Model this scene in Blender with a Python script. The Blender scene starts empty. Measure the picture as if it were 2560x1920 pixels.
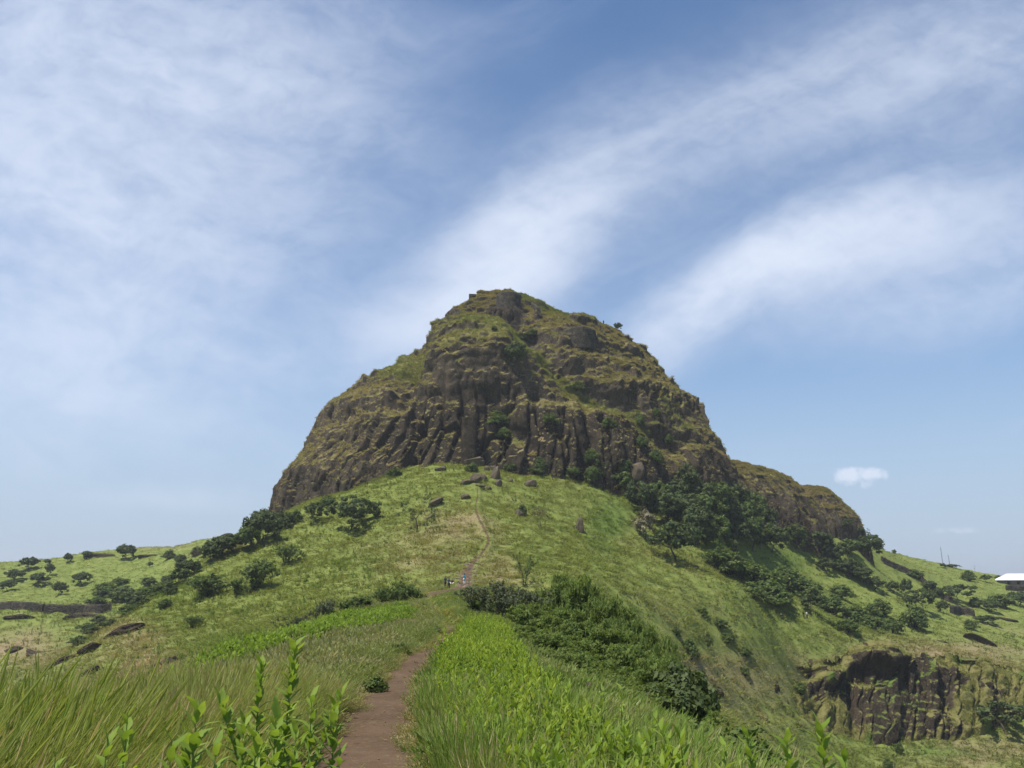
import bpy, math, random
import numpy as np
from mathutils import Vector, Euler, Matrix

random.seed(7)
RNG = np.random.default_rng(7)
SC = bpy.context.scene
COL = SC.collection

# ------------------------------------------------------------------ camera
PITCH = math.radians(13.7)
FPX = 2133.0                     # focal length in pixels of a 2560 wide frame
cam_d = bpy.data.cameras.new('camera')
cam_d.sensor_width = 36.0
cam_d.lens = 36.0 * FPX / 2560.0
cam_d.clip_start = 0.05
cam_d.clip_end = 60000
cam = bpy.data.objects.new('camera', cam_d)
cam.rotation_euler = (math.radians(90) + PITCH, 0, 0)
COL.objects.link(cam)
SC.camera = cam

# ------------------------------------------------------------------ sky and sun
SUN_EL = math.radians(67)
SUN_AZ = math.radians(-122)      # clockwise from +Y (the view direction): left and a little behind
sun_dir = Vector((math.sin(SUN_AZ) * math.cos(SUN_EL), math.cos(SUN_AZ) * math.cos(SUN_EL), math.sin(SUN_EL)))
SKY_STRENGTH = 0.102
SUN_STRENGTH = 4.6
EXPOSURE = 0.53

SC.cycles.max_bounces = 5
SC.cycles.diffuse_bounces = 3
SC.cycles.glossy_bounces = 2
SC.cycles.transmission_bounces = 3
SC.cycles.transparent_max_bounces = 6
SC.view_settings.view_transform = 'Standard'
SC.view_settings.look = 'None'
SC.view_settings.exposure = EXPOSURE
SC.view_settings.gamma = 1.0
SC.view_settings.use_curve_mapping = False


class NT:
    """small helper round a node tree"""
    def __init__(self, tree):
        self.t = tree
        self.n = tree.nodes
        self.l = tree.links

    def node(self, typ, **kw):
        nd = self.n.new(typ)
        for k, v in kw.items():
            setattr(nd, k, v)
        return nd

    def put(self, sock, val):
        if isinstance(val, bpy.types.NodeSocket):
            self.l.new(val, sock)
        else:
            sock.default_value = val

    def math(self, op, a, b=0.0, c=0.0, clamp=False):
        nd = self.node('ShaderNodeMath', operation=op, use_clamp=clamp)
        self.put(nd.inputs[0], a)
        self.put(nd.inputs[1], b)
        self.put(nd.inputs[2], c)
        return nd.outputs[0]

    def mix(self, fac, a, b, mode='MIX'):
        nd = self.node('ShaderNodeMix', data_type='RGBA', blend_type=mode)
        self.put(nd.inputs[0], fac)
        self.put(nd.inputs[6], a if isinstance(a, bpy.types.NodeSocket) else (*a[:3], 1))
        self.put(nd.inputs[7], b if isinstance(b, bpy.types.NodeSocket) else (*b[:3], 1))
        return nd.outputs[2]

    def ramp(self, fac, stops, interp='LINEAR'):
        nd = self.node('ShaderNodeValToRGB')
        cr = nd.color_ramp
        cr.interpolation = interp
        while len(cr.elements) < len(stops):
            cr.elements.new(0.5)
        for e, (p, c) in zip(cr.elements, stops):
            e.position = p
            e.color = (*c[:3], 1) if not isinstance(c, (int, float)) else (c, c, c, 1)
        self.put(nd.inputs[0], fac)
        return nd.outputs[0]

    def maprange(self, v, a, b, c=0.0, d=1.0, smooth=True):
        nd = self.node('ShaderNodeMapRange')
        nd.interpolation_type = 'SMOOTHSTEP' if smooth else 'LINEAR'
        self.put(nd.inputs[0], v)
        for i, x in enumerate((a, b, c, d)):
            self.put(nd.inputs[1 + i], x)
        return nd.outputs[0]

    def noise(self, vec, scale, detail=4.0, rough=0.55, dist=0.0, col=False):
        nd = self.node('ShaderNodeTexNoise')
        self.put(nd.inputs['Vector'], vec)
        nd.inputs['Scale'].default_value = scale
        nd.inputs['Detail'].default_value = detail
        nd.inputs['Roughness'].default_value = rough
        nd.inputs['Distortion'].default_value = dist
        return nd.outputs['Color' if col else 'Fac']

    def attr(self, name, out='Fac', kind='GEOMETRY'):
        nd = self.node('ShaderNodeAttribute', attribute_name=name, attribute_type=kind)
        return nd.outputs[out]


def pix_dir(u, v):
    a, b = (u - 1280) / FPX, (960 - v) / FPX
    ct, st = math.cos(PITCH), math.sin(PITCH)
    return np.array((a, ct - st * b, st + ct * b))


def P(u, v, D):
    d = pix_dir(u, v)
    return d * (D / d[1])


world = bpy.data.worlds.new('World')
SC.world = world
world.use_nodes = True
world.cycles.sampling_method = 'MANUAL'
world.cycles.sample_map_resolution = 256
W = NT(world.node_tree)
W.n.clear()
sky = W.node('ShaderNodeTexSky', sky_type='NISHITA')
sky.sun_disc = False
sky.sun_elevation = SUN_EL
sky.sun_rotation = SUN_AZ
sky.altitude = 1200
sky.air_density = 1.1
sky.dust_density = 0.5
sky.ozone_density = 1.6
tc = W.node('ShaderNodeTexCoord')
sep = W.node('ShaderNodeSeparateXYZ')
W.put(sep.inputs[0], tc.outputs['Generated'])
ay = W.math('MAXIMUM', W.math('ABSOLUTE', sep.outputs[1]), 0.12)
S = W.math('DIVIDE', sep.outputs[0], ay)
T = W.math('DIVIDE', W.math('MAXIMUM', sep.outputs[2], -0.05), ay)
# slow warp of the cloud field
cmb = W.node('ShaderNodeCombineXYZ')
W.put(cmb.inputs[0], S)
W.put(cmb.inputs[1], T)
W.put(cmb.inputs[2], sep.outputs[1])
warp = W.noise(cmb.outputs[0], 2.6, 4, 0.55, 0.4, col=True)
wsep = W.node('ShaderNodeSeparateColor')
W.put(wsep.inputs[0], warp)
Sw = W.math('ADD', S, W.math('MULTIPLY', W.math('SUBTRACT', wsep.outputs[0], 0.5), 0.13))
Tw = W.math('ADD', T, W.math('MULTIPLY', W.math('SUBTRACT', wsep.outputs[1], 0.5), 0.12))
# cirrus: drawn out patches (centre, half length, half width in sky units, angle, density)
CLOUDS = [
    (110, 120, 620, 280, -22, .68), (60, 470, 540, 220, -20, .66), (90, 860, 540, 240, -12, .62),
    (620, 210, 520, 220, -25, .48), (560, 520, 460, 190, -22, .26), (900, 40, 360, 140, -10, .22), (420, 700, 360, 160, -16, .26),
    (1240, 640, 320, 130, 52, 1.0), (1420, 470, 360, 160, 40, .36), (1800, 320, 540, 170, 28, .20), (2200, 180, 640, 230, 22, .36),
    (2480, 120, 420, 200, 18, .22), (1840, 710, 420, 84, 30, 1.1), (2130, 600, 560, 120, 22, .62), (2430, 620, 480, 170, 12, .34),
    (2380, 770, 440, 70, 10, .30), (1040, 770, 330, 110, 24, .34), (430, 1240, 190, 26, -4, .22),
]
dens = None
for (u, v, L, Wd, ang, k) in CLOUDS:
    d = pix_dir(u, v)
    s0, t0 = d[0] / d[1], d[2] / d[1]
    ca, sa = math.cos(math.radians(ang)), math.sin(math.radians(ang))
    l, w_ = L / FPX, Wd / FPX
    ds = W.math('SUBTRACT', Sw, s0)
    dt = W.math('SUBTRACT', Tw, t0)
    p = W.math('DIVIDE', W.math('ADD', W.math('MULTIPLY', ds, ca), W.math('MULTIPLY', dt, sa)), l)
    q = W.math('DIVIDE', W.math('SUBTRACT', W.math('MULTIPLY', dt, ca), W.math('MULTIPLY', ds, sa)), w_)
    r2 = W.math('ADD', W.math('MULTIPLY', p, p), W.math('MULTIPLY', q, q))
    g = W.math('MULTIPLY', W.math('EXPONENT', W.math('MULTIPLY', r2, -1.0)), k)
    dens = g if dens is None else W.math('ADD', dens, g)


def streak(ang, lx, ly, scale, detail, seed):
    mp = W.node('ShaderNodeMapping')
    mp.inputs['Rotation'].default_value = (0, 0, math.radians(-ang))
    mp.inputs['Location'].default_value = (seed, seed * 1.7, 0)
    mp.inputs['Scale'].default_value = (1, 1, 1)
    c2 = W.node('ShaderNodeCombineXYZ')
    W.put(c2.inputs[0], Sw)
    W.put(c2.inputs[1], Tw)
    rot = W.node('ShaderNodeVectorRotate', rotation_type='Z_AXIS')
    W.put(rot.inputs['Vector'], c2.outputs[0])
    rot.inputs['Angle'].default_value = math.radians(-ang)
    sc = W.node('ShaderNodeVectorMath', operation='MULTIPLY')
    W.put(sc.inputs[0], rot.outputs[0])
    sc.inputs[1].default_value = (lx, ly, 1)
    ad = W.node('ShaderNodeVectorMath', operation='ADD')
    W.put(ad.inputs[0], sc.outputs[0])
    ad.inputs[1].default_value = (seed, seed * 2.3, 0)
    return W.noise(ad.outputs[0], scale, detail, 0.58, 0.25)


side = W.maprange(S, -0.28, 0.02)
n1 = W.node('ShaderNodeMix', data_type='FLOAT')
W.put(n1.inputs[0], side)
W.put(n1.inputs[2], streak(-18, 1.0, 2.6, 5.0, 7, 3.1))
W.put(n1.inputs[3], streak(27, 0.7, 3.2, 3.6, 7, 1.3))
n2 = streak(10, 1.0, 1.6, 14.0, 5, 5.7)
n3 = streak(-6, 1.0, 1.35, 26.0, 4, 9.1)
tex = W.math('ADD', W.math('MULTIPLY', n1.outputs[0], 0.95), W.math('ADD', W.math('MULTIPLY', n2, 0.45), W.math('MULTIPLY', n3, 0.42)))
tex = W.maprange(tex, 0.60, 1.22, 0.50, 1.28)
wisp = W.maprange(n1.outputs[0], 0.52, 0.80, 0.0, 0.06)
dens = W.math('ADD', W.math('MULTIPLY', dens, tex), wisp)
# two small cumulus puffs low on the right
c3 = W.node('ShaderNodeCombineXYZ')
W.put(c3.inputs[0], S)
W.put(c3.inputs[1], T)
pn = W.noise(c3.outputs[0], 52, 6, 0.62)
puff = None
for (u, v, L, Wd, k) in [(2118, 1184, 32, 17, 1.0), (2188, 1182, 36, 15, .9), (2150, 1205, 62, 24, .55),
                         (2352, 1326, 34, 9, .5), (2415, 1326, 44, 12, .5), (2540, 1355, 50, 14, .3)]:
    d = pix_dir(u, v)
    p = W.math('DIVIDE', W.math('SUBTRACT', S, d[0] / d[1]), L / FPX)
    q = W.math('DIVIDE', W.math('SUBTRACT', T, d[2] / d[1]), Wd / FPX)
    r2 = W.math('ADD', W.math('MULTIPLY', p, p), W.math('MULTIPLY', q, q))
    g = W.math('MULTIPLY', W.math('EXPONENT', W.math('MULTIPLY', r2, -1.0)), k)
    puff = g if puff is None else W.math('ADD', puff, g)
puff = W.maprange(W.math('MULTIPLY', puff, W.math('MULTIPLY', W.math('POWER', pn, 1.6), 3.4)), 0.30, 1.25, 0, 0.95)
dens = W.math('SUBTRACT', 1.0, W.math('EXPONENT', W.math('MULTIPLY', W.math('ADD', dens, W.math('MULTIPLY', puff, 1.3)), -1.35)))
dens = W.math('MULTIPLY', dens, W.maprange(sep.outputs[2], -0.02, 0.10))
hsv = W.node('ShaderNodeHueSaturation')
W.put(hsv.inputs['Color'], sky.outputs[0])
hsv.inputs['Saturation'].default_value = 1.12
cloud_col = (5.5, 6.0, 7.0)
low = W.maprange(sep.outputs[2], 0.0, 0.36, 0.9, 0.0)
hazy = W.mix(low, hsv.outputs[0], (3.0, 3.75, 4.85))
skyc = W.mix(dens, hazy, cloud_col)
bg = W.node('ShaderNodeBackground')
W.put(bg.inputs[0], skyc)
bg.inputs[1].default_value = SKY_STRENGTH
out = W.node('ShaderNodeOutputWorld')
W.put(out.inputs[0], bg.outputs[0])

sun_l = bpy.data.lights.new('sun', 'SUN')
sun_l.energy = SUN_STRENGTH
sun_l.angle = math.radians(0.55)
sun_l.color = (1.0, 0.955, 0.88)
sun_o = bpy.data.objects.new('sun', sun_l)
sun_o.rotation_euler = sun_dir.to_track_quat('Z', 'Y').to_euler()
sun_o.location = (-60, -40, 150)
COL.objects.link(sun_o)

# ------------------------------------------------------------------ numeric helpers
def _hash(ix, iy, iz, seed):
    h = (ix.astype(np.uint32) * np.uint32(374761393) + iy.astype(np.uint32) * np.uint32(668265263)
         + iz.astype(np.uint32) * np.uint32(2246822519) + np.uint32((seed * 3266489917) & 0xffffffff))
    h = (h ^ (h >> np.uint32(13))) * np.uint32(1274126177)
    h = (h ^ (h >> np.uint32(16))) * np.uint32(2654435761)
    return h ^ (h >> np.uint32(15))


def perlin(p, seed=0):
    """gradient noise, about -1..1, p is (n,3)"""
    p = np.asarray(p, np.float64)
    i = np.floor(p)
    f = p - i
    i = i.astype(np.int64)
    w = f * f * f * (f * (f * 6 - 15) + 10)
    res = np.zeros(len(p))
    for dx in (0, 1):
        wx = w[:, 0] if dx else 1 - w[:, 0]
        for dy in (0, 1):
            wy = w[:, 1] if dy else 1 - w[:, 1]
            for dz in (0, 1):
                wz = w[:, 2] if dz else 1 - w[:, 2]
                h = _hash(i[:, 0] + dx, i[:, 1] + dy, i[:, 2] + dz, seed)
                gx = (h & np.uint32(1023)).astype(np.float64) / 511.5 - 1
                gy = ((h >> np.uint32(10)) & np.uint32(1023)).astype(np.float64) / 511.5 - 1
                gz = ((h >> np.uint32(20)) & np.uint32(1023)).astype(np.float64) / 511.5 - 1
                res += wx * wy * wz * (gx * (f[:, 0] - dx) + gy * (f[:, 1] - dy) + gz * (f[:, 2] - dz))
    return res * 1.25


def fbm(p, octaves=4, seed=0, lac=2.03, gain=0.5, ridged=False):
    a, s, tot = 1.0, 0.0, 0.0
    q = np.array(p, np.float64)
    for o in range(octaves):
        n = perlin(q, seed + o * 17)
        if ridged:
            n = 1 - 2 * np.abs(n)
        s = s + a * n
        tot += a
        a *= gain
        q = q * lac + 3.7
    return s / tot


def worley(p, seed=0):
    """F1, F2 and the id (0..1) of the nearest cell"""
    p = np.asarray(p, np.float64)
    i = np.floor(p).astype(np.int64)
    f1 = np.full(len(p), 9.0)
    f2 = np.full(len(p), 9.0)
    cid = np.zeros(len(p))
    for dx in (-1, 0, 1):
        for dy in (-1, 0, 1):
            for dz in (-1, 0, 1):
                c = i + np.array((dx, dy, dz))
                h = _hash(c[:, 0], c[:, 1], c[:, 2], seed)
                q = np.stack([(h & np.uint32(1023)) / 1023.0, ((h >> np.uint32(10)) & np.uint32(1023)) / 1023.0,
                              ((h >> np.uint32(20)) & np.uint32(1023)) / 1023.0], 1)
                d = np.sqrt((((c + q) - p) ** 2).sum(1))
                nearer = d < f1
                f2 = np.where(nearer, f1, np.minimum(f2, d))
                cid = np.where(nearer, (h % np.uint32(997)) / 997.0, cid)
                f1 = np.where(nearer, d, f1)
    return f1, f2, cid


def sstep(a, b, x):
    t = np.clip((x - a) / (b - a), 0, 1)
    return t * t * (3 - 2 * t)


def to_pix(p):
    """where a point would fall in the 2560 x 1920 frame of the photograph"""
    p = np.atleast_2d(p)
    ct, st = math.cos(PITCH), math.sin(PITCH)
    zc = p[:, 1] * ct + p[:, 2] * st
    yc = -p[:, 1] * st + p[:, 2] * ct
    zc = np.where(zc > 0.01, zc, 0.01)
    return 1280 + FPX * p[:, 0] / zc, 960 - FPX * yc / zc


def new_mesh(name, verts, faces, mats=(), smooth=True):
    """verts (n,3), faces (m,3) or (m,4)"""
    me = bpy.data.meshes.new(name)
    verts = np.asarray(verts, np.float32)
    faces = np.asarray(faces, np.int32)
    k = faces.shape[1]
    me.vertices.add(len(verts))
    me.vertices.foreach_set('co', verts.ravel())
    me.loops.add(faces.size)
    me.loops.foreach_set('vertex_index', faces.ravel())
    me.polygons.add(len(faces))
    me.polygons.foreach_set('loop_start', np.arange(0, faces.size, k, dtype=np.int32))
    me.polygons.foreach_set('loop_total', np.full(len(faces), k, np.int32))
    if smooth:
        me.polygons.foreach_set('use_smooth', np.ones(len(faces), bool))
    for m in mats:
        me.materials.append(m)
    me.update(calc_edges=True)
    return me


def set_attr(me, name, vals):
    a = me.attributes.new(name, 'FLOAT', 'POINT')
    a.data.foreach_set('value', np.asarray(vals, np.float32))


def set_col(me, name, vals):
    a = me.attributes.new(name, 'FLOAT_COLOR', 'POINT')
    v = np.ones((len(vals), 4), np.float32)
    v[:, :3] = vals
    a.data.foreach_set('color', v.ravel())


def link(name, data, parent=None, loc=None, rot=None, scale=None):
    o = bpy.data.objects.new(name, data)
    COL.objects.link(o)
    if parent is not None:
        o.parent = parent
    if loc is not None:
        o.location = loc
    if rot is not None:
        o.rotation_euler = rot
    if scale is not None:
        o.scale = scale if hasattr(scale, '__len__') else (scale,) * 3
    return o


def tag(o, label=None, cat=None, group=None, kind=None):
    if label:
        o['label'] = label
    if cat:
        o['category'] = cat
    if group:
        o['group'] = group
    if kind:
        o['kind'] = kind
    return o


def grid_faces(nr, nc, wrap=False):
    r = np.arange(nr - 1)[:, None]
    c = np.arange(nc if wrap else nc - 1)[None, :]
    c1 = (c + 1) % nc
    a = r * nc + c
    b = r * nc + c1
    return np.stack([a, b, b + nc, a + nc], -1).reshape(-1, 4)


def grid_normals(pts):
    """pts (nr,nc,3) -> unit normals"""
    dr = np.gradient(pts, axis=0)
    dc = np.gradient(pts, axis=1)
    n = np.cross(dc, dr)
    return n / np.maximum(np.linalg.norm(n, axis=2, keepdims=True), 1e-9)

# ------------------------------------------------------------------ ground: the ridge, its flanks and the hills round it
# worn path along the crest: x, y, half width
PATH = np.array([
    (0.15, 1.0, .5), (-.35, 4.0, .66), (-1.50, 9.0, .74), (-2.03, 14.0, .62), (-2.46, 20.0, .54), (-2.62, 26.0, .50),
    (-2.60, 32.0, .42), (-2.8, 39.0, .46), (-3.25, 49.0, .46), (-4.0, 56.0, .40), (-5.0, 63.0, .32), (-6.8, 75.0, .26),
    (-8.6, 90.0, .30), (-9.6, 103.0, .8), (-9.5, 112.0, 1.8), (-8.8, 120.0, 2.3), (-7.9, 128.0, 1.9), (-7.4, 136.0, 1.3),
    (-7.6, 146.0, 1.1), (-7.2, 152.0, .6), (-5.6, 162.0, .30), (-4.6, 170.0, .32), (-5.8, 177.0, .34), (-7.6, 186.0, .30),
    (-8.2, 196.0, .26), (-8.4, 206.0, .2), (-9.0, 212.0, .15)])


def _spline(t_in, vals, t):
    out = np.zeros((len(t), vals.shape[1]))
    m = np.gradient(vals, t_in, axis=0)
    k = np.clip(np.searchsorted(t_in, t) - 1, 0, len(t_in) - 2)
    h = (t_in[k + 1] - t_in[k])[:, None]
    s = ((t - t_in[k])[:, None]) / h
    return ((2 * s ** 3 - 3 * s ** 2 + 1) * vals[k] + (s ** 3 - 2 * s ** 2 + s) * h * m[k]
            + (-2 * s ** 3 + 3 * s ** 2) * vals[k + 1] + (s ** 3 - s ** 2) * h * m[k + 1])


_pt = np.linspace(1.0, 212.0, 1400)
PATH_S = _spline(PATH[:, 1], PATH[:, [0, 2]], _pt)          # x and half width at each y


def path_dist(x, y):
    """signed distance in half widths: <1 is on the path (the path always runs forward)"""
    px = np.interp(y, _pt, PATH_S[:, 0])
    pw = np.interp(y, _pt, PATH_S[:, 1])
    sl = np.interp(y, _pt, np.gradient(PATH_S[:, 0], _pt))
    d = np.abs(x - px) / np.sqrt(1 + sl * sl)
    return d, pw


CP = []


def cp(u, v, D):
    CP.append(P(u, v, D))


def cx(x, y, z):
    CP.append(np.array((x, y, z)))


# crest of the near ridge: y, z, left shoulder, right shoulder
for (y, z, L, R) in [(-40, -1.6, -9, 5), (-12, -1.6, -7, 4), (0, -1.65, -6.0, 2.4), (6, -1.75, -6.0, 1.9), (12, -1.88, -6.0, 1.3),
                     (20, -1.9, -6.6, .8), (30, -1.92, -9.0, .4), (40, -1.88, -10.5, .1), (50, -1.75, -11, .2),
                     (62, -1.55, -12, -.5), (80, -1.15, -12.5, -2.5), (98, -.8, -13.5, -4), (115, -.1, -14.5, -4)]:
    m = (L + R) / 2
    cx(L, y, z - .1), cx(m, y, z), cx(R, y, z - .1)
    if y < 90:
        cx(L - 5, y, z - 2.6), cx(R + 4, y, z - 2.0)
        cx(L - 12, y, z - 6.5), cx(R + 10, y, z - 6.8)
        cx(R + 22, y, z - 17)
    else:
        cx(R + 5, y, z - 1.8)
    if y < 60:
        cx(L - 26, y, z - 15)
        cx(L - 60, y, z - 34), cx(R + 60, y, z - 42)
for (x, y, z) in [(-9, 122, .2), (-5, 122, .2), (-9, 130, .5), (-4, 132, .3), (-13, 132, .4), (-7.9, 150, 4.0), (-4.8, 172, 10.8),
                  (-8.4, 190, 18), (-8.6, 215, 28.5)]:
    cx(x, y, z)
# the grassy cone, left flank
for a in [(1140, 1165, 226), (1000, 1175, 233), (930, 1212, 239), (780, 1252, 253), (690, 1292, 268), (800, 1250, 222),
          (950, 1200, 228), (700, 1500, 152), (850, 1440, 158), (900, 1330, 195),
          (750, 1360, 198), (600, 1430, 184), (1000, 1280, 200), (480, 1520, 162), (600, 1560, 130), (450, 1600, 130), (480, 1700, 86),
          (400, 1660, 100), (300, 1640, 130), (650, 1600, 104), (850, 1520, 112), (1000, 1400, 158), (1100, 1280, 195)]:
    cp(*a)
# right flank of the cone
for a in [(1300, 1182, 228), (1420, 1195, 230), (1500, 1218, 235), (1600, 1252, 243), (1330, 1300, 196), (1300, 1400, 160), (1400, 1330, 190),
          (1500, 1400, 180), (1500, 1290, 212), (1600, 1460, 178), (1500, 1500, 142),
          (1400, 1480, 140), (1650, 1540, 158), (1750, 1560, 172), (1600, 1650, 140), (1800, 1640, 172), (1850, 1570, 184),
          (1700, 1760, 140), (1500, 1600, 118), (1300, 1440, 146)]:
    cp(*a)
# wooded gully and the slopes behind it, to the right ridge
for a in [(1660, 1278, 239), (1750, 1300, 244), (1800, 1312, 255), (1850, 1312, 267), (1900, 1335, 284), (1980, 1330, 300), (1850, 1420, 254), (2000, 1400, 292), (2100, 1450, 288),
          (1960, 1470, 250), (2100, 1530, 250), (2300, 1500, 312), (2500, 1500, 352), (2400, 1440, 392), (2250, 1402, 400), (2210, 1377, 432),
          (2350, 1412, 442), (2460, 1432, 446), (2560, 1453, 452), (2105, 1302, 330), (2150, 1340, 350), (2000, 1285, 320), (2160, 1400, 330),
          (2200, 1580, 232), (2000, 1600, 206), (2350, 1570, 270), (2500, 1560, 300), (2500, 1640, 245), (2350, 1620, 226)]:
    cp(*a)
# head of the rock band and the shelf at its foot on the right
BROW = [(1560, 1700, 136), (1640, 1690, 145), (1740, 1668, 168), (1830, 1680, 178), (1930, 1668, 190), (2020, 1660, 198), (2110, 1632, 205), (2190, 1618, 207),
        (2290, 1640, 209), (2380, 1634, 212), (2470, 1650, 213), (2560, 1672, 216), (2660, 1680, 219)]
FOOT = [(1600, 1790, 128), (1690, 1800, 136), (1790, 1830, 152), (1870, 1860, 162), (1960, 1880, 173), (2040, 1876, 183), (2120, 1868, 189), (2200, 1866, 191),
        (2290, 1862, 194), (2380, 1852, 197), (2470, 1828, 200), (2560, 1806, 204), (2660, 1790, 208)]
for a in [(1800, 1700, 172), (1990, 1660, 200), (2110, 1630, 208), (2250, 1640, 212), (2400, 1650, 214), (2540, 1680, 216)]:
    cp(*a)
for (u, v, D) in [(1900, 1850, 158), (2100, 1868, 182), (2250, 1862, 190), (2380, 1850, 194), (2520, 1810, 200), (2200, 1925, 176), (2500, 1915, 182)]:
    cp(u, v, D)
cx(30, 60, -24), cx(45, 100, -34), cx(30, 112, -17), cx(70, 120, -46), cx(110, 140, -50), cx(160, 180, -52), cx(220, 230, -40), cx(300, 300, -30)
cx(300, 430, -8), cx(340, 480, -6), cx(260, 520, -2), cx(150, 480, 10)
# gully and hills on the left
for a in [(100, 1440, 340), (100, 1500, 292), (100, 1600, 240), (100, 1680, 205), (250, 1440, 335), (400, 1440, 300), (520, 1400, 300), (550, 1352, 330),
          (620, 1325, 320), (250, 1530, 272), (0, 1406, 385), (110, 1403, 380), (200, 1387, 380), (330, 1368, 380), (450, 1364, 372), (540, 1340, 350),
          (0, 1530, 270), (330, 1500, 285)]:
    cp(*a)
cx(-112, 232, -12), cx(-112, 195, -26), cx(-110, 165, -34), cx(-98, 130, -34), cx(-85, 100, -28), cx(-95, 60, -38), cx(-140, 130, -40), cx(-160, 180, -34)
cx(-200, 230, -26), cx(-230, 160, -46), cx(-300, 260, -20), cx(-270, 330, 5), cx(-300, 420, 8), cx(-180, 430, 2), cx(-90, 300, 24)
cx(0, 300, 44), cx(-60, 330, 25), cx(60, 330, 28), cx(0, 400, 20), cx(60, 420, 20), cx(-80, 420, 10), cx(0, 500, 0)


def spur(pts, back, drop, step=9.0):
    """a crest: points along it and lower ground just behind"""
    A = np.array([P(*a) for a in pts])
    for p, q in zip(A[:-1], A[1:]):
        n = max(1, int(np.linalg.norm(q - p) / step))
        for k in range(n):
            c = p + (q - p) * k / n
            out = c[:2] + np.array(back)
            cx(*c)
            if drop:
                cx(out[0], out[1], c[2] - drop), cx(*(c[:2] + 2.2 * np.array(back)), c[2] - 2.6 * drop)


spur([(640, 1318, 224), (500, 1405, 200), (400, 1478, 188), (320, 1525, 178), (250, 1570, 168), (160, 1636, 152), (60, 1712, 138)], (-9, 7), 5.5)
spur([(1540, 1238, 228), (1600, 1300, 220), (1660, 1362, 212), (1760, 1425, 200), (1860, 1470, 194), (1960, 1512, 188)], (6, 8), 0)
CP = np.array(CP)


def _tps_setup(c, lam=0.02):
    n = len(c)
    sc_ = 100.0
    x = c[:, :2] / sc_
    r2 = ((x[:, None, :] - x[None, :, :]) ** 2).sum(2)
    K = 0.5 * r2 * np.log(r2 + 1e-12)
    K[np.arange(n), np.arange(n)] = lam * 0.01
    Pm = np.hstack([np.ones((n, 1)), x])
    A = np.zeros((n + 3, n + 3))
    A[:n, :n] = K
    A[:n, n:] = Pm
    A[n:, :n] = Pm.T
    b = np.zeros(n + 3)
    b[:n] = c[:, 2]
    w = np.linalg.solve(A, b)
    return x, w, sc_


_TX, _TW, _TS = _tps_setup(CP)


def base_height(x, y):
    x = np.atleast_1d(x).astype(float)
    y = np.atleast_1d(y).astype(float)
    res = np.empty(len(x))
    n = len(_TX)
    for s in range(0, len(x), 20000):
        q = np.stack([x[s:s + 20000], y[s:s + 20000]], 1) / _TS
        r2 = np.maximum((q ** 2).sum(1)[:, None] + (_TX ** 2).sum(1)[None, :] - 2 * q @ _TX.T, 0)
        res[s:s + 20000] = (0.5 * r2 * np.log(r2 + 1e-12)) @ _TW[:n] + _TW[n] + q @ _TW[n + 1:]
    return res


BROW_P = np.array([P(*a) for a in BROW])
FOOT_P = np.array([P(*a) for a in FOOT])


def ground_height(x, y, detail=True):
    x = np.atleast_1d(x).astype(float)
    y = np.atleast_1d(y).astype(float)
    r = np.hypot(x, y)
    near = np.clip(r, 0, 620) / np.maximum(r, 1e-6)
    z = base_height(x * near, y * near)
    far = sstep(540, 1100, r)
    z = z * (1 - far) + far * (-130 + 25 * fbm(np.stack([x / 900, y / 900, x * 0], 1), 3, 5))
    d, pw = path_dist(x, y)
    onpath = (y > -2) & (y < 216)
    off = np.where(onpath, sstep(0.9, 4.5, d / np.maximum(pw, .4)), 1.0)
    if detail:
        q = np.stack([x, y, x * 0], 1)
        amp = np.clip((r - 15) / 120, 0, 1)
        z = z + off * amp * (1.6 * fbm(q / 28, 4, 21) + 0.8 * fbm(q / 6.5, 3, 31))
        z = z + off * 0.10 * fbm(q / 2.2, 3, 41) * np.clip(1.4 - r / 300, 0.3, 1)
        # runnels down the flanks
        z = z - off * amp * 0.85 * np.clip(fbm(np.stack([x / 9 + y / 30, y / 26 - x / 40, x * 0], 1), 3, 51, ridged=True), 0, 1) ** 2
    # the land is cut back behind the rock band
    a_ = x / np.maximum(y, 1.0)
    db = np.interp(a_, BROW_P[:, 0] / BROW_P[:, 1], BROW_P[:, 1])
    df = np.interp(a_, FOOT_P[:, 0] / FOOT_P[:, 1], FOOT_P[:, 1])
    t_ = (db - y) / np.maximum(db - df, 1.0)
    cut = sstep(-.05, .25, t_) * sstep(1.12, .8, t_) * sstep(.20, .37, a_) * (y > 60)
    z = z - 3.4 * cut
    # the path is trodden into the ground, with a low bank on its left
    z = np.where(onpath, z - 0.09 * (1 - sstep(0.85, 1.25, d / np.maximum(pw, .2))), z)
    return z


def polar_grid():
    a_in = np.radians(np.linspace(-37, 37, 660))
    a_out = np.radians(np.linspace(37, 323, 70))[1:-1]
    ang = np.concatenate([a_in, a_out])
    rad = np.concatenate([[0.02, 0.6], np.geomspace(1.2, 560, 720), np.geomspace(580, 14000, 42)])
    return ang, rad


ang, rad = polar_grid()
RR, AA = np.meshgrid(rad, ang, indexing='ij')
gx, gy = (RR * np.sin(AA)).ravel(), (RR * np.cos(AA)).ravel()
gz = ground_height(gx, gy)
G_PTS = np.stack([gx, gy, gz], 1)

# ------------------------------------------------------------------ the rock mountain
def seg_dist(u, v, pts):
    """distance in photo pixels from a polyline"""
    d = np.full(u.shape, 1e9)
    for (a, b) in zip(pts[:-1], pts[1:]):
        ax, ay = a
        bx, by = b
        L2 = (bx - ax) ** 2 + (by - ay) ** 2
        t = np.clip(((u - ax) * (bx - ax) + (v - ay) * (by - ay)) / L2, 0, 1)
        d = np.minimum(d, np.hypot(u - ax - t * (bx - ax), v - ay - t * (by - ay)))
    return d


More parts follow.
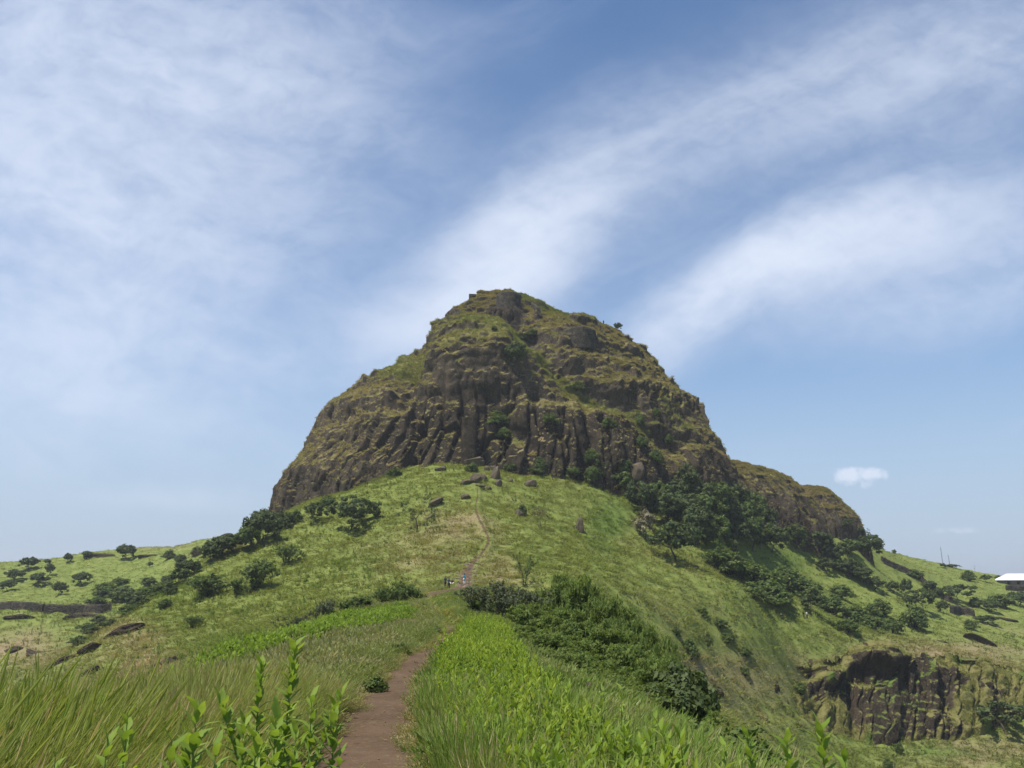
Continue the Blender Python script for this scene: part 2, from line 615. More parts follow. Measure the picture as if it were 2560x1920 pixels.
def rock_mass(table, yc, n_ang, n_lev, seed, front_deg=112, rough=1.0, power=2.15, feature=None):
    tb = np.array(table, float)
    s_in = np.concatenate([[0], np.cumsum(np.hypot(np.diff(tb[:, 0]), 0.5 * np.diff(tb[:, 2] - tb[:, 1]) * 0.8))])
    s = np.linspace(0, s_in[-1], n_lev)
    lev = np.stack([np.interp(s, s_in, tb[:, k]) for k in range(4)], 1)
    ker = np.exp(-np.linspace(-2, 2, 2 * (n_lev // 60) + 1) ** 2)
    ker /= ker.sum()
    pad = len(ker) // 2
    for k in range(1, 4):
        ext = np.concatenate([np.full(pad, lev[0, k]), lev[:, k], np.full(pad, lev[-1, k])])
        lev[:, k] = np.convolve(ext, ker, 'valid')
    nf = int(n_ang * 0.9)
    th = np.concatenate([np.radians(np.linspace(-front_deg, front_deg, nf)),
                         np.radians(np.linspace(front_deg, 360 - front_deg, n_ang - nf + 2))[1:-1]])
    Z = lev[:, 0][:, None] + 0 * th[None, :]
    cxx = ((lev[:, 1] + lev[:, 2]) / 2)[:, None]
    rx = ((lev[:, 2] - lev[:, 1]) / 2)[:, None]
    ry = (yc - lev[:, 3])[:, None]
    c, sn = np.cos(th)[None, :], np.sin(th)[None, :]
    e = 2 / power
    X = cxx + rx * np.sign(sn) * np.abs(sn) ** e
    Y = yc - ry * np.sign(c) * np.abs(c) ** e
    pts = np.stack([X, Y, Z], -1)
    sh = pts.shape[:2]
    nrm = grid_normals(pts)
    if nrm[n_lev // 3, nf // 2, 1] > 0:
        nrm = -nrm
    flat = pts.reshape(-1, 3)
    u, v = to_pix(flat)
    u, v = u.reshape(sh), v.reshape(sh)
    q = flat + seed
    # broad buttresses and hollows
    d = 3.0 * fbm(q / np.array([30, 30, 44]), 3, seed + 1).reshape(sh)
    if feature is not None:
        d = d + feature(u, v, pts)
    pts = pts + nrm * d[..., None]
    flat = pts.reshape(-1, 3)
    q = flat + seed
    # lava layers: ledges that step back
    zw = (flat[:, 2] + 3.5 * fbm(q / 26, 3, seed + 2)).reshape(sh)
    lay = (zw / 10.5) % 1.0
    step = sstep(0.0, 0.62, lay) - lay
    # jointed columns on the steep faces, hummocks elsewhere
    warp = np.stack([fbm(q / 7, 2, seed + 3), fbm(q / 7, 2, seed + 4), 0 * q[:, 0]], 1)
    arc = (th[None, :] * 0.5 * (rx.max() + ry.max()) + 0 * Z).ravel() + seed      # measured round the mass, so that joints run straight up
    qa = np.stack([arc / 4.0, 0 * arc + .5, q[:, 2] / 24], 1) + warp * 0.30
    f1, f2, cid = worley(qa, seed + 5)
    crack = sstep(0.0, 0.13, f2 - f1).reshape(sh)
    colh = (cid.reshape(sh) - 0.5)
    f1h, f2h, cidh = worley(q / np.array([3.6, 3.6, 2.7]) + warp * 0.35, seed + 6)
    hum = (0.62 - f1h).reshape(sh)
    qb = np.stack([arc / 1.5, 0 * arc + .5, q[:, 2] / 4.2], 1) + warp * 0.35
    g1, g2, gid = worley(qb, seed + 7)
    blk = ((gid - 0.5) * 0.42 - 0.5 * (1 - sstep(0, .14, g2 - g1))).reshape(sh)
    slope = 1 - np.abs(nrm[..., 2])
    cliff = sstep(0.35, 0.75, slope + 0.18 * fbm(q / 14, 2, seed + 8).reshape(sh))
    if feature is not None:
        cliff = np.clip(cliff + feature(u, v, pts, kind='cliff'), 0, 1)
    disp = rough * (2.6 * step * (0.07 + 0.93 * (1 - cliff)) + cliff * (2.9 * colh - 2.1 * (1 - crack)) + (0.12 + 0.68 * (1 - cliff)) * 1.9 * hum
                    + 0.62 * blk * (.4 + .6 * cliff) + 0.55 * fbm(q / 2.6, 4, seed + 9).reshape(sh) + 0.16 * fbm(q / .8, 3, seed + 10).reshape(sh))
    pts = pts + nrm * disp[..., None]
    n2 = grid_normals(pts)
    if n2[n_lev // 3, nf // 2, 1] > 0:
        n2 = -n2
    return dict(pts=pts, nrm=n2, u=u, v=v, cliff=cliff, crack=crack, hum=hum, cell=colh)


def mountain_feature(u, v, pts, kind='disp'):
    if kind == 'cliff':
        c = 0.55 * np.exp(-(((u - 1130) / 190) ** 2 + ((v - 1090) / 95) ** 2) ** 2)
        c += 0.5 * np.exp(-(((u - 1262) / 42) ** 2 + ((v - 806) / 26) ** 2) ** 2)
        c += 0.35 * np.exp(-(((u - 1135) / 36) ** 2 + ((v - 800) / 30) ** 2) ** 2)
        c += 0.4 * np.exp(-(((u - 720) / 60) ** 2 + ((v - 1240) / 60) ** 2) ** 2)
        c += 0.4 * np.exp(-(((u - 840) / 50) ** 2 + ((v - 1045) / 24) ** 2) ** 2)
        c -= 1.0 * np.exp(-(((u - 1215) / 110) ** 2 + ((v - 868) / 36) ** 2) ** 2)
        c -= 0.9 * np.exp(-(((u - 1000) / 95) ** 2 + ((v - 918) / 26) ** 2) ** 2)
        c -= 0.8 * np.exp(-(seg_dist(u, v, [(1305, 880), (1420, 945), (1560, 1010), (1640, 1060)]) / 26) ** 2)
        c -= 0.6 * np.exp(-(seg_dist(u, v, [(1380, 760), (1480, 815), (1560, 870)]) / 22) ** 2)
        c -= 0.8 * np.exp(-(seg_dist(u, v, [(1245, 1040), (1290, 1085), (1345, 1100)]) / 26) ** 2)
        return c
    fr = sstep(310, 285, pts[..., 1])
    d = 9.5 * np.exp(-(((u - 1195) / 150) ** 2 + ((v - 905) / 80) ** 2) ** 1.5)          # green topped buttress
    d -= 5.5 * np.exp(-(seg_dist(u, v, [(1300, 850), (1430, 945), (1580, 1010), (1700, 1110)]) / 30) ** 2)
    d -= 4.5 * np.exp(-(seg_dist(u, v, [(1075, 865), (1040, 930), (990, 1010)]) / 22) ** 2)
    d += 3.2 * np.exp(-(((u - 1262) / 42) ** 2 + ((v - 798) / 24) ** 2) ** 3) + 2.4 * np.exp(-(((u - 1135) / 34) ** 2 + ((v - 796) / 24) ** 2) ** 3)
    hf = fbm(pts.reshape(-1, 3) / np.array((7, 7, 5)), 3, 99).reshape(u.shape)
    d += (1.5 * sstep(.05, .30, hf) - .5) * sstep(1040, 960, v) * sstep(.08, .3, 1 - np.abs(2 * (u - 1235) / 1200)) * fr
    d += 2.0 * np.exp(-(((u - 1440) / 90) ** 2 + ((v - 850) / 40) ** 2) ** 2)
    d -= 2.6 * np.exp(-(seg_dist(u, v, [(1235, 1010), (1260, 1070), (1330, 1110)]) / 22) ** 2)
    d -= 2.2 * np.exp(-(seg_dist(u, v, [(1465, 1000), (1480, 1100), (1470, 1190)]) / 16) ** 2)
    d -= 2.0 * np.exp(-(seg_dist(u, v, [(870, 1040), (835, 1130), (800, 1240)]) / 16) ** 2)
    # the two caves and the slot at the foot of the columns
    d -= 3.5 * np.exp(-(((u - 1051) / 8) ** 2 + ((v - 1122) / 9) ** 2) ** 2)
    d -= 3.5 * np.exp(-(((u - 1026) / 8) ** 2 + ((v - 1148) / 17) ** 2) ** 2)
    d -= 2.5 * np.exp(-(((u - 1100) / 5) ** 2 + ((v - 1024) / 6) ** 2) ** 2)
    d -= 2.5 * np.exp(-(((u - 1040) / 12) ** 2 + ((v - 936) / 20) ** 2) ** 2)
    return d * fr


MT = rock_mass([
    (-14, -83.3, 80, 225), (20, -81.6, 78.9, 227), (33, -79.4, 77.8, 228), (42, -73.3, 74.7, 231), (50, -67.5, 68, 234), (57, -66, 65.5, 239), (62, -61.3, 65.5, 243), (67, -55.6, 56.4, 247), (71, -46.9, 54.5, 252), (76, -39.3, 52.9, 258), (82, -31.4, 46.4, 266), (87, -25, 42, 272), (90, -24, 34, 276), (95, -22.3, 23, 281), (100, -19.2, 14, 287), (104, -16, 8.4, 292), (107.5, -12.6, 2.5, 296), (108.6, -8.5, -1.2, 299.6)], 300, 1040, 560, 11, feature=mountain_feature)
KA = rock_mass([(0, 62, 116, 292), (24, 64, 113, 296), (33, 66, 109, 298), (40, 69, 102, 301), (44, 72, 95, 304), (46, 76, 88, 308),
                (46.6, 80, 84, 311)], 312, 300, 170, 23, rough=0.75)
KB = rock_mass([(0, 98, 136, 312), (24, 101, 133, 314), (30, 104, 129, 316), (35, 106, 124, 319), (38, 109, 120, 323), (38.8, 112, 117, 326)],
               327, 220, 130, 37, rough=0.65)

# the rock band below the right flank: a curtain from its brow down to the shelf
def rock_band():
    A, B = BROW_P, FOOT_P
    tt = np.linspace(0, 1, len(A))
    nS, nT = 520, 190
    ts = np.linspace(0, 1, nS)
    a = _spline(tt, A, ts)
    b = _spline(tt, B, ts)
    # start behind the brow, under the turf, and end under the shelf
    back = np.array((0, 1.0, 0))
    k = np.linspace(-0.22, 1.18, nT)
    pts = np.empty((nT, nS, 3))
    for i, t in enumerate(k):
        if t < 0:
            pts[i] = a + back * (-t) * 30 + np.array((0, 0, -0.4)) * (-t) * 30
        else:
            w = np.clip(t, 0, 1.3)
            prof = w ** 1.25
            pts[i] = a + (b - a) * np.stack([np.full(nS, prof), np.full(nS, prof), np.full(nS, w)], 1)
    # round the brow over
    nrm = grid_normals(pts)
    if nrm[nT // 2, nS // 2, 1] > 0:
        nrm = -nrm
    sh = pts.shape[:2]
    u, v = to_pix(pts.reshape(-1, 3))
    u, v = u.reshape(sh), v.reshape(sh)
    q = pts.reshape(-1, 3) + 71
    inside = sstep(-0.2, 0.06, k)[:, None] * sstep(1.15, 0.95, k)[:, None]
    d = 2.2 * sstep(0.0, .3, k)[:, None] + 2.6 * fbm(q / np.array([13, 13, 20]), 3, 61).reshape(sh)
    d += 4.2 * np.exp(-(((u - 2205) / 74) ** 2 + ((v - 1655) / 34) ** 2) ** 2)          # overhanging block
    d -= 3.0 * np.exp(-(((u - 2150) / 42) ** 2 + ((v - 1698) / 26) ** 2) ** 2)
    d -= 3.4 * np.exp(-(((u - 2010) / 40) ** 2 + ((v - 1690) / 14) ** 2) ** 2)
    d += 2.0 * np.exp(-(((u - 2060) / 40) ** 2 + ((v - 1700) / 30) ** 2) ** 2)
    d -= 2.6 * np.exp(-(((u - 1781) / 13) ** 2 + ((v - 1718) / 18) ** 2) ** 2)
    d -= 2.4 * np.exp(-(seg_dist(u, v, [(2290, 1640), (2296, 1680)]) / 10) ** 2)
    d -= 2.0 * np.exp(-(seg_dist(u, v, [(2100, 1720), (2125, 1800), (2135, 1880)]) / 14) ** 2)
    d -= 1.6 * np.exp(-(seg_dist(u, v, [(2345, 1700), (2375, 1790)]) / 12) ** 2)
    warp = np.stack([fbm(q / 6, 2, 63), fbm(q / 6, 2, 64), 0 * q[:, 0]], 1)
    arc = (np.concatenate([[0], np.cumsum(np.linalg.norm(np.diff(a, axis=0), axis=1))])[None, :] + 0 * pts[..., 0]).ravel()
    f1, f2, cid = worley(np.stack([arc / 3.0, 0 * arc + .5, q[:, 2] / 17], 1) + warp * .75, 65)
    h1, h2, hid = worley(q / np.array([2.2, 2.2, 1.7]) + warp * .4, 66)
    d += (1.7 * (cid - .5) - .9 * (1 - sstep(0, .16, f2 - f1)) + 0.8 * (.6 - h1)).reshape(sh) + .4 * fbm(q / 1.6, 4, 67).reshape(sh)
    # its left part only breaks through the turf here and there
    af = pts[..., 0] / pts[..., 1]
    d += (1 - sstep(.22, .37, af)) * (-1.6 + 4.5 * fbm(q / np.array([8, 8, 5]), 2, 68).reshape(sh))
    pts = pts + nrm * (d * inside)[..., None]
    n2 = grid_normals(pts)
    if n2[nT // 2, nS // 2, 1] > 0:
        n2 = -n2
    return dict(pts=pts, nrm=n2, u=u, v=v)


RB = rock_band()

# ------------------------------------------------------------------ materials
MATS = {}


def material(name, rough=0.9, spec=0.2):
    m = bpy.data.materials.new(name)
    m.use_nodes = True
    t = NT(m.node_tree)
    bs = t.n['Principled BSDF']
    bs.inputs['Roughness'].default_value = rough
    bs.inputs['Specular IOR Level'].default_value = spec
    MATS[name] = m
    return m, t, bs


def plain(name, col, rough=0.85, spec=0.25, var=0.25, scale=6.0, bump=0.0):
    m, t, bs = material(name, rough, spec)
    tc_ = t.node('ShaderNodeTexCoord')
    n = t.noise(tc_.outputs['Object'], scale, 5, 0.6)
    lo = tuple(c * (1 - var) for c in col)
    hi = tuple(min(1, c * (1 + var)) for c in col)
    t.put(bs.inputs['Base Color'], t.ramp(n, [(0.3, lo), (0.7, hi)]))
    if bump:
        b = t.node('ShaderNodeBump')
        b.inputs['Strength'].default_value = bump
        t.put(b.inputs['Height'], n)
        t.put(bs.inputs['Normal'], b.outputs[0])
    return m


def rock_nodes(t, pos):
    """dark basalt, stained and lichened"""
    mp = t.node('ShaderNodeMapping')
    mp.inputs['Scale'].default_value = (1, 1, 0.3)
    t.put(mp.inputs['Vector'], pos)
    n1 = t.noise(mp.outputs[0], 0.35, 7, 0.62)
    n2 = t.noise(pos, 2.6, 6, 0.65)
    n3 = t.noise(mp.outputs[0], 1.3, 5, 0.6)
    c = t.ramp(n1, [(0.30, (.040, .032, .023)), (0.48, (.070, .055, .038)), (0.62, (.104, .080, .052)), (0.78, (.150, .112, .070))])
    c = t.mix(t.maprange(n2, 0.50, 0.72), c, (.160, .128, .084))
    c = t.mix(t.maprange(n3, 0.60, 0.78, 0, .75), c, (.032, .027, .021))
    c = t.mix(t.maprange(t.noise(pos, 5.5, 3, .6), .62, .75, 0, .5), c, (.20, .19, .16))
    return c, n2


# grass and rock by the turf attribute worked out for each vertex
def turf_material(name, greens, bump=0.6, rock=True):
    m, t, bs = material(name, 0.95, 0.08)
    geo = t.node('ShaderNodeNewGeometry')
    pos = geo.outputs['Position']
    n_big = t.noise(pos, 0.055, 5, 0.6)
    n_mid = t.noise(pos, 0.42, 6, 0.65)
    n_fin = t.noise(pos, 2.6, 6, 0.7)
    dry = t.attr('dry')
    lush = t.attr('lush')
    g = t.ramp(n_mid, [(0.30, greens[0]), (0.50, greens[1]), (0.70, greens[2])])
    straw = t.ramp(n_fin, [(0.3, (.155, .118, .062)), (0.55, (.245, .190, .105)), (0.75, (.325, .26, .155))])
    f = t.math('ADD', dry, t.math('MULTIPLY', t.math('SUBTRACT', n_big, 0.5), 0.9))
    f = t.math('ADD', f, t.math('MULTIPLY', t.math('SUBTRACT', n_fin, 0.5), 0.5))
    c = t.mix(t.maprange(f, 0.25, 0.85), g, straw)
    lg = t.ramp(n_fin, [(0.3, (.065, .100, .020)), (0.55, (.110, .158, .034)), (0.75, (.155, .205, .050))])
    lf = t.math('ADD', lush, t.math('MULTIPLY', t.math('SUBTRACT', n_mid, 0.5), 0.7))
    c = t.mix(t.maprange(lf, 0.35, 0.75), c, lg)
    if rock:
        rc, rn = rock_nodes(t, pos)
        rf = t.math('ADD', t.attr('rock'), t.math('MULTIPLY', t.math('SUBTRACT', n_fin, 0.5), 0.7))
        rf = t.math('ADD', rf, t.math('MULTIPLY', t.math('SUBTRACT', n_mid, 0.5), 0.5))
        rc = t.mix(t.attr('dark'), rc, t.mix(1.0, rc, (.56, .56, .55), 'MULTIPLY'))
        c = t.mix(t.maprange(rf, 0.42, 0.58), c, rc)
    t.put(bs.inputs['Base Color'], c)
    b = t.node('ShaderNodeBump')
    b.inputs['Strength'].default_value = bump
    b.inputs['Distance'].default_value = 0.35
    hgt = t.math('ADD', n_fin, t.math('MULTIPLY', t.noise(pos, 9, 3, .6), .35))
    if rock:
        vo = t.node('ShaderNodeTexVoronoi', feature='DISTANCE_TO_EDGE')
        mpv = t.node('ShaderNodeMapping')
        mpv.inputs['Scale'].default_value = (1.5, 1.5, .45)
        wv = t.node('ShaderNodeVectorMath', operation='ADD')
        t.put(wv.inputs[0], pos)
        t.put(wv.inputs[1], t.noise(pos, 1.1, 3, .6, col=True))
        t.put(mpv.inputs['Vector'], wv.outputs[0])
        t.put(vo.inputs['Vector'], mpv.outputs[0])
        vo.inputs['Scale'].default_value = 1.0
        crk = t.maprange(vo.outputs['Distance'], 0.0, 0.10, -.9, 0.0)
        hgt = t.math('ADD', hgt, t.math('MULTIPLY', crk, t.attr('rock')))
    t.put(b.inputs['Height'], hgt)
    t.put(bs.inputs['Normal'], b.outputs[0])
    return m


GREENS = [(.092, .124, .026), (.142, .174, .040), (.205, .222, .066)]
M_GROUND = turf_material('slope_turf', GREENS)
M_MOUNT = turf_material('crag_turf', [(.095, .098, .028), (.150, .140, .046), (.215, .180, .075)], bump=0.8)


def dirt_material():
    m, t, bs = material('trodden_earth', 0.95, 0.1)
    geo = t.node('ShaderNodeNewGeometry')
    pos = geo.outputs['Position']
    n1 = t.noise(pos, 0.8, 6, 0.6)
    n2 = t.noise(pos, 9, 5, 0.65)
    n3 = t.noise(pos, 38, 3, 0.6)
    c = t.ramp(n1, [(0.3, (.072, .045, .027)), (0.55, (.103, .067, .041)), (0.75, (.138, .094, .060))])
    c = t.mix(t.maprange(n2, 0.52, 0.72, 0, .55), c, (.180, .130, .072))
    edge = t.math('ADD', t.attr('edge'), t.math('MULTIPLY', t.math('SUBTRACT', n2, 0.5), 1.5))
    c = t.mix(t.maprange(edge, 0.62, 0.95, 0, .8), c, t.ramp(n3, [(.35, (.10, .095, .03)), (.65, (.20, .165, .07))]))
    c = t.mix(t.maprange(n3, 0.66, 0.74, 0, .6), c, (.06, .036, .024))
    t.put(bs.inputs['Base Color'], c)
    b = t.node('ShaderNodeBump')
    b.inputs['Strength'].default_value = 0.7
    b.inputs['Distance'].default_value = 0.05
    t.put(b.inputs['Height'], t.math('ADD', n2, t.math('MULTIPLY', n3, .5)))
    t.put(bs.inputs['Normal'], b.outputs[0])
    return m


M_DIRT = dirt_material()


def boulder_material():
    m, t, bs = material('boulder_basalt', 0.9, 0.2)
    tc_ = t.node('ShaderNodeTexCoord')
    c, n = rock_nodes(t, tc_.outputs['Object'])
    t.put(bs.inputs['Base Color'], c)
    b = t.node('ShaderNodeBump')
    b.inputs['Strength'].default_value = 0.6
    b.inputs['Distance'].default_value = 0.12
    t.put(b.inputs['Height'], n)
    t.put(bs.inputs['Normal'], b.outputs[0])
    return m


M_BOULDER = boulder_material()


def foliage_material(name, dark, mid, light, transl=0.35, inst=False, rough=0.6, spec=0.15):
    """leaf or blade: colour varies by leaf (attribute shade) and by plant (tint)"""
    m, t, bs = material(name, rough, spec)
    sh = t.attr('shade')
    c = t.ramp(sh, [(0.0, dark), (0.5, mid), (1.0, light)])
    if inst:
        tint = t.attr('tint', 'Color', 'INSTANCER')
        c = t.mix(1.0, c, tint, 'MULTIPLY')
    t.put(bs.inputs['Base Color'], c)
    tr = t.node('ShaderNodeBsdfTranslucent')
    t.put(tr.inputs[0], t.mix(1.0, c, (1.25, 1.2, .6), 'MULTIPLY'))
    mx = t.node('ShaderNodeMixShader')
    mx.inputs[0].default_value = transl
    t.l.new(bs.outputs[0], mx.inputs[1])
    t.l.new(tr.outputs[0], mx.inputs[2])
    t.l.new(mx.outputs[0], t.n['Material Output'].inputs[0])
    return m

# ------------------------------------------------------------------ put the land together
gu, gv = to_pix(G_PTS)
gq = G_PTS
g_r = np.hypot(gx, gy)


def ell(u, v, cu, cv, ru, rv, p=1.0):
    return np.exp(-(((u - cu) / ru) ** 2 + ((v - cv) / rv) ** 2) ** p)


def land_masks(u, v, pts):
    """dry and lush turf over the slopes, from their place on the hill"""
    n = fbm(pts / 18, 3, 81)
    dry = 0.24 + 0.22 * n - .14 * ell(u, v, 450, 1520, 420, 160) - .10 * ell(u, v, 1900, 1500, 500, 160)
    dry += .24 * ell(u, v, 1080, 1400, 200, 75) + .25 * ell(u, v, 1120, 1310, 90, 80)
    dry += .22 * ell(u, v, 1690, 1480, 120, 120) + .35 * ell(u, v, 1260, 1420, 70, 40)
    dry += .30 * ell(u, v, 1950, 1700, 330, 90) + .55 * ell(u, v, 2350, 1660, 240, 60) + .5 * ell(u, v, 2450, 1880, 160, 50) + .25 * ell(u, v, 1720, 1680, 100, 60)
    dry += .6 * ell(u, v, 380, 1680, 90, 70) + .5 * ell(u, v, 60, 1620, 150, 60) + .45 * ell(u, v, 320, 1570, 90, 40) + .3 * ell(u, v, 450, 1365, 160, 14)
    dry += .25 * ell(u, v, 450, 1720, 260, 80)
    lush = 0.05 + 0.28 * n[::-1] * 0 + 0.25 * fbm(pts / 12, 3, 83)
    lush += .45 * ell(u, v, 1500, 1330, 60, 120) + .4 * ell(u, v, 1560, 1290, 60, 60) + .6 * ell(u, v, 1950, 1400, 130, 50) + .4 * ell(u, v, 2150, 1530, 160, 60)
    lush += .40 * ell(u, v, 620, 1620, 160, 50) + .30 * ell(u, v, 450, 1500, 130, 60) + .35 * ell(u, v, 880, 1400, 90, 30) + .3 * ell(u, v, 1330, 1390, 80, 50) + .5 * ell(u, v, 2350, 1880, 240, 40) + .35 * ell(u, v, 2000, 1740, 60, 40)
    lush += .35 * ell(u, v, 300, 1460, 160, 40) + .45 * ell(u, v, 1800, 1350, 80, 60) + .3 * ell(u, v, 1900, 1560, 120, 40)
    return np.clip(dry, 0, 1), np.clip(lush, 0, 1)


g_dry, g_lush = land_masks(gu, gv, gq)
# steep ground shows rock
gp3 = G_PTS.reshape(len(rad), len(ang), 3)
gn = grid_normals(gp3)
gn = np.where(gn[..., 2:] < 0, -gn, gn).reshape(-1, 3)
g_rock = np.clip((0.60 - gn[:, 2]) * 3.0, 0, 1) * (g_r > 60) * np.where((gx / np.maximum(gy, 1) > .18) & (gy < 225), 0.0, 1.0)
ground_me = new_mesh('ground', G_PTS, grid_faces(len(rad), len(ang), wrap=True), [M_GROUND])
set_attr(ground_me, 'dry', g_dry)
set_attr(ground_me, 'lush', g_lush)
set_attr(ground_me, 'rock', g_rock)
ground = tag(link('ground', ground_me), 'grassy ridge crest and hillsides falling away on both sides', kind='structure')


def crag_object(name, R, label, closed=True, cap=True, turf_bias=0.0):
    pts, nrm = R['pts'], R['nrm']
    nr, nc = pts.shape[:2]
    flat = pts.reshape(-1, 3)
    f = grid_faces(nr, nc, wrap=closed)
    me = new_mesh(name, flat, f, [M_MOUNT], smooth=False)
    nz = nrm[..., 2].reshape(-1)
    rk = sstep(0.66, 0.28, nz + turf_bias + 0.12 * fbm(flat / 5, 3, 91) + 0.10 * fbm(flat / 1.7, 3, 92))
    u, v = R['u'].ravel(), R['v'].ravel()
    dry = .43 + .26 * fbm(flat / 9, 3, 93)
    lush = .13 + .24 * fbm(flat / 8, 3, 94)
    if name == 'mountain':
        g = ell(u, v, 1215, 868, 110, 40) + ell(u, v, 1000, 918, 100, 28) + np.exp(-(seg_dist(u, v, [(1305, 880), (1420, 945), (1560, 1010), (1640, 1060)]) / 26) ** 2)
        g += np.exp(-(seg_dist(u, v, [(1300, 735), (1400, 785), (1480, 805)]) / 20) ** 2) + np.exp(-(seg_dist(u, v, [(1245, 1040), (1290, 1085)]) / 24) ** 2)
        g += .7 * np.exp(-(seg_dist(u, v, [(1660, 1000), (1720, 1080)]) / 18) ** 2) + .6 * np.exp(-(seg_dist(u, v, [(1480, 1120), (1500, 1180)]) / 24) ** 2)
        dry -= .42 * np.clip(g, 0, 1)
        lush += .30 * np.clip(g, 0, 1)
        rk = rk * (1 - .7 * np.clip(g, 0, 1))
        crag = sstep(.14, .42, fbm(flat / np.array((6, 6, 4.5)), 3, 97)) * sstep(1130, 1000, v) * (1 - np.clip(1.3 * g, 0, 1))
        crag += .9 * ell(u, v, 1262, 806, 46, 28, 2) + .8 * ell(u, v, 1135, 800, 34, 26, 2) + .8 * ell(u, v, 1320, 850, 40, 22, 2)
        rk = np.clip(np.maximum(rk, .85 * crag), 0, 1)
    if name == 'cliff':
        dry -= .25
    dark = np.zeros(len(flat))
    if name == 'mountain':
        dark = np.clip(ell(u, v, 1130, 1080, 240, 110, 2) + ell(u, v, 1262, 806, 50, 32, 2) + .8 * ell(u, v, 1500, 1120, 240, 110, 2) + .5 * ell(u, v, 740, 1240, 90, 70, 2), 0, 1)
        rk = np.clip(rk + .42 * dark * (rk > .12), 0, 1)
    if name == 'cliff':
        patch = sstep(-.18, .22, fbm(flat / np.array((7, 7, 12)), 3, 95) + .5 * ell(u, v, 2230, 1740, 160, 120, 2) - .25)
        rk = np.clip(rk * (.3 + .7 * patch) + .35 * patch * (rk > .1), 0, 1)
        lush = lush + .18 + .45 * sstep(.0, .35, fbm(flat / 9, 3, 96))
        dark = np.clip(patch + .2, 0, 1)
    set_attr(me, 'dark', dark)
    set_attr(me, 'rock', rk)
    set_attr(me, 'dry', np.clip(dry, 0, 1))
    set_attr(me, 'lush', np.clip(lush, 0, 1))
    R['rock'] = rk.reshape(nr, nc)
    R['dry'] = dry.reshape(nr, nc)
    R['lush'] = lush.reshape(nr, nc)
    return tag(link(name, me), label, kind='structure')


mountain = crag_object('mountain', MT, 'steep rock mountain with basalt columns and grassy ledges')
knob_a = crag_object('rock_knoll', KA, 'low rocky knoll against the foot of the mountain on its right')
knob_b = crag_object('rock_knoll', KB, 'small outermost rocky knoll beside the right ridge')
cliff = crag_object('cliff', RB, 'dark rock band with overhangs below the right flank', closed=False, turf_bias=-0.20)

# the path as its own sheet
py = np.concatenate([np.geomspace(1.0, 60, 420), np.linspace(60.3, 211, 420)])
pxc = np.interp(py, _pt, PATH_S[:, 0])
pwc = np.interp(py, _pt, PATH_S[:, 1])
sl = np.interp(py, _pt, np.gradient(PATH_S[:, 0], _pt))
nl = np.stack([1 / np.sqrt(1 + sl * sl), -sl / np.sqrt(1 + sl * sl)], 1)
wl = pwc * (1 + .22 * fbm(np.stack([py / 1.7, py * 0, py * 0], 1), 3, 101))
wr = pwc * (1 + .22 * fbm(np.stack([py / 1.7, py * 0 + 9, py * 0], 1), 3, 102))
kk = np.linspace(-1, 1, 13)
PX = np.empty((len(py), 13, 3))
for j, k in enumerate(kk):
    w = np.where(k < 0, wl, wr) * k
    PX[:, j, 0] = pxc + nl[:, 0] * w
    PX[:, j, 1] = py + nl[:, 1] * w
flatp = PX.reshape(-1, 3)
flatp[:, 2] = ground_height(flatp[:, 0], flatp[:, 1]) + .035 + .02 * fbm(flatp / .8, 3, 103)
edge = np.abs(np.tile(kk, len(py)))
flatp[:, 2] -= np.where(edge > .95, .06, 0)
path_me = new_mesh('path', flatp, grid_faces(len(py), 13)[:, ::-1], [M_DIRT])
set_attr(path_me, 'edge', edge)
path = tag(link('path', path_me), 'narrow trodden brown earth path along the ridge crest', kind='structure')

# ------------------------------------------------------------------ grass and weeds (uncountable: scattered clumps)
M_BLADE = foliage_material('grass_blade', (.62, .62, .62), (1, 1, 1), (1.35, 1.35, 1.35), 0.42, inst=True, rough=0.7, spec=0.1)
M_WEED = foliage_material('weed_leaf', (.075, .130, .016), (.150, .240, .030), (.270, .370, .060), 0.45, inst=True, rough=0.6, spec=0.12)


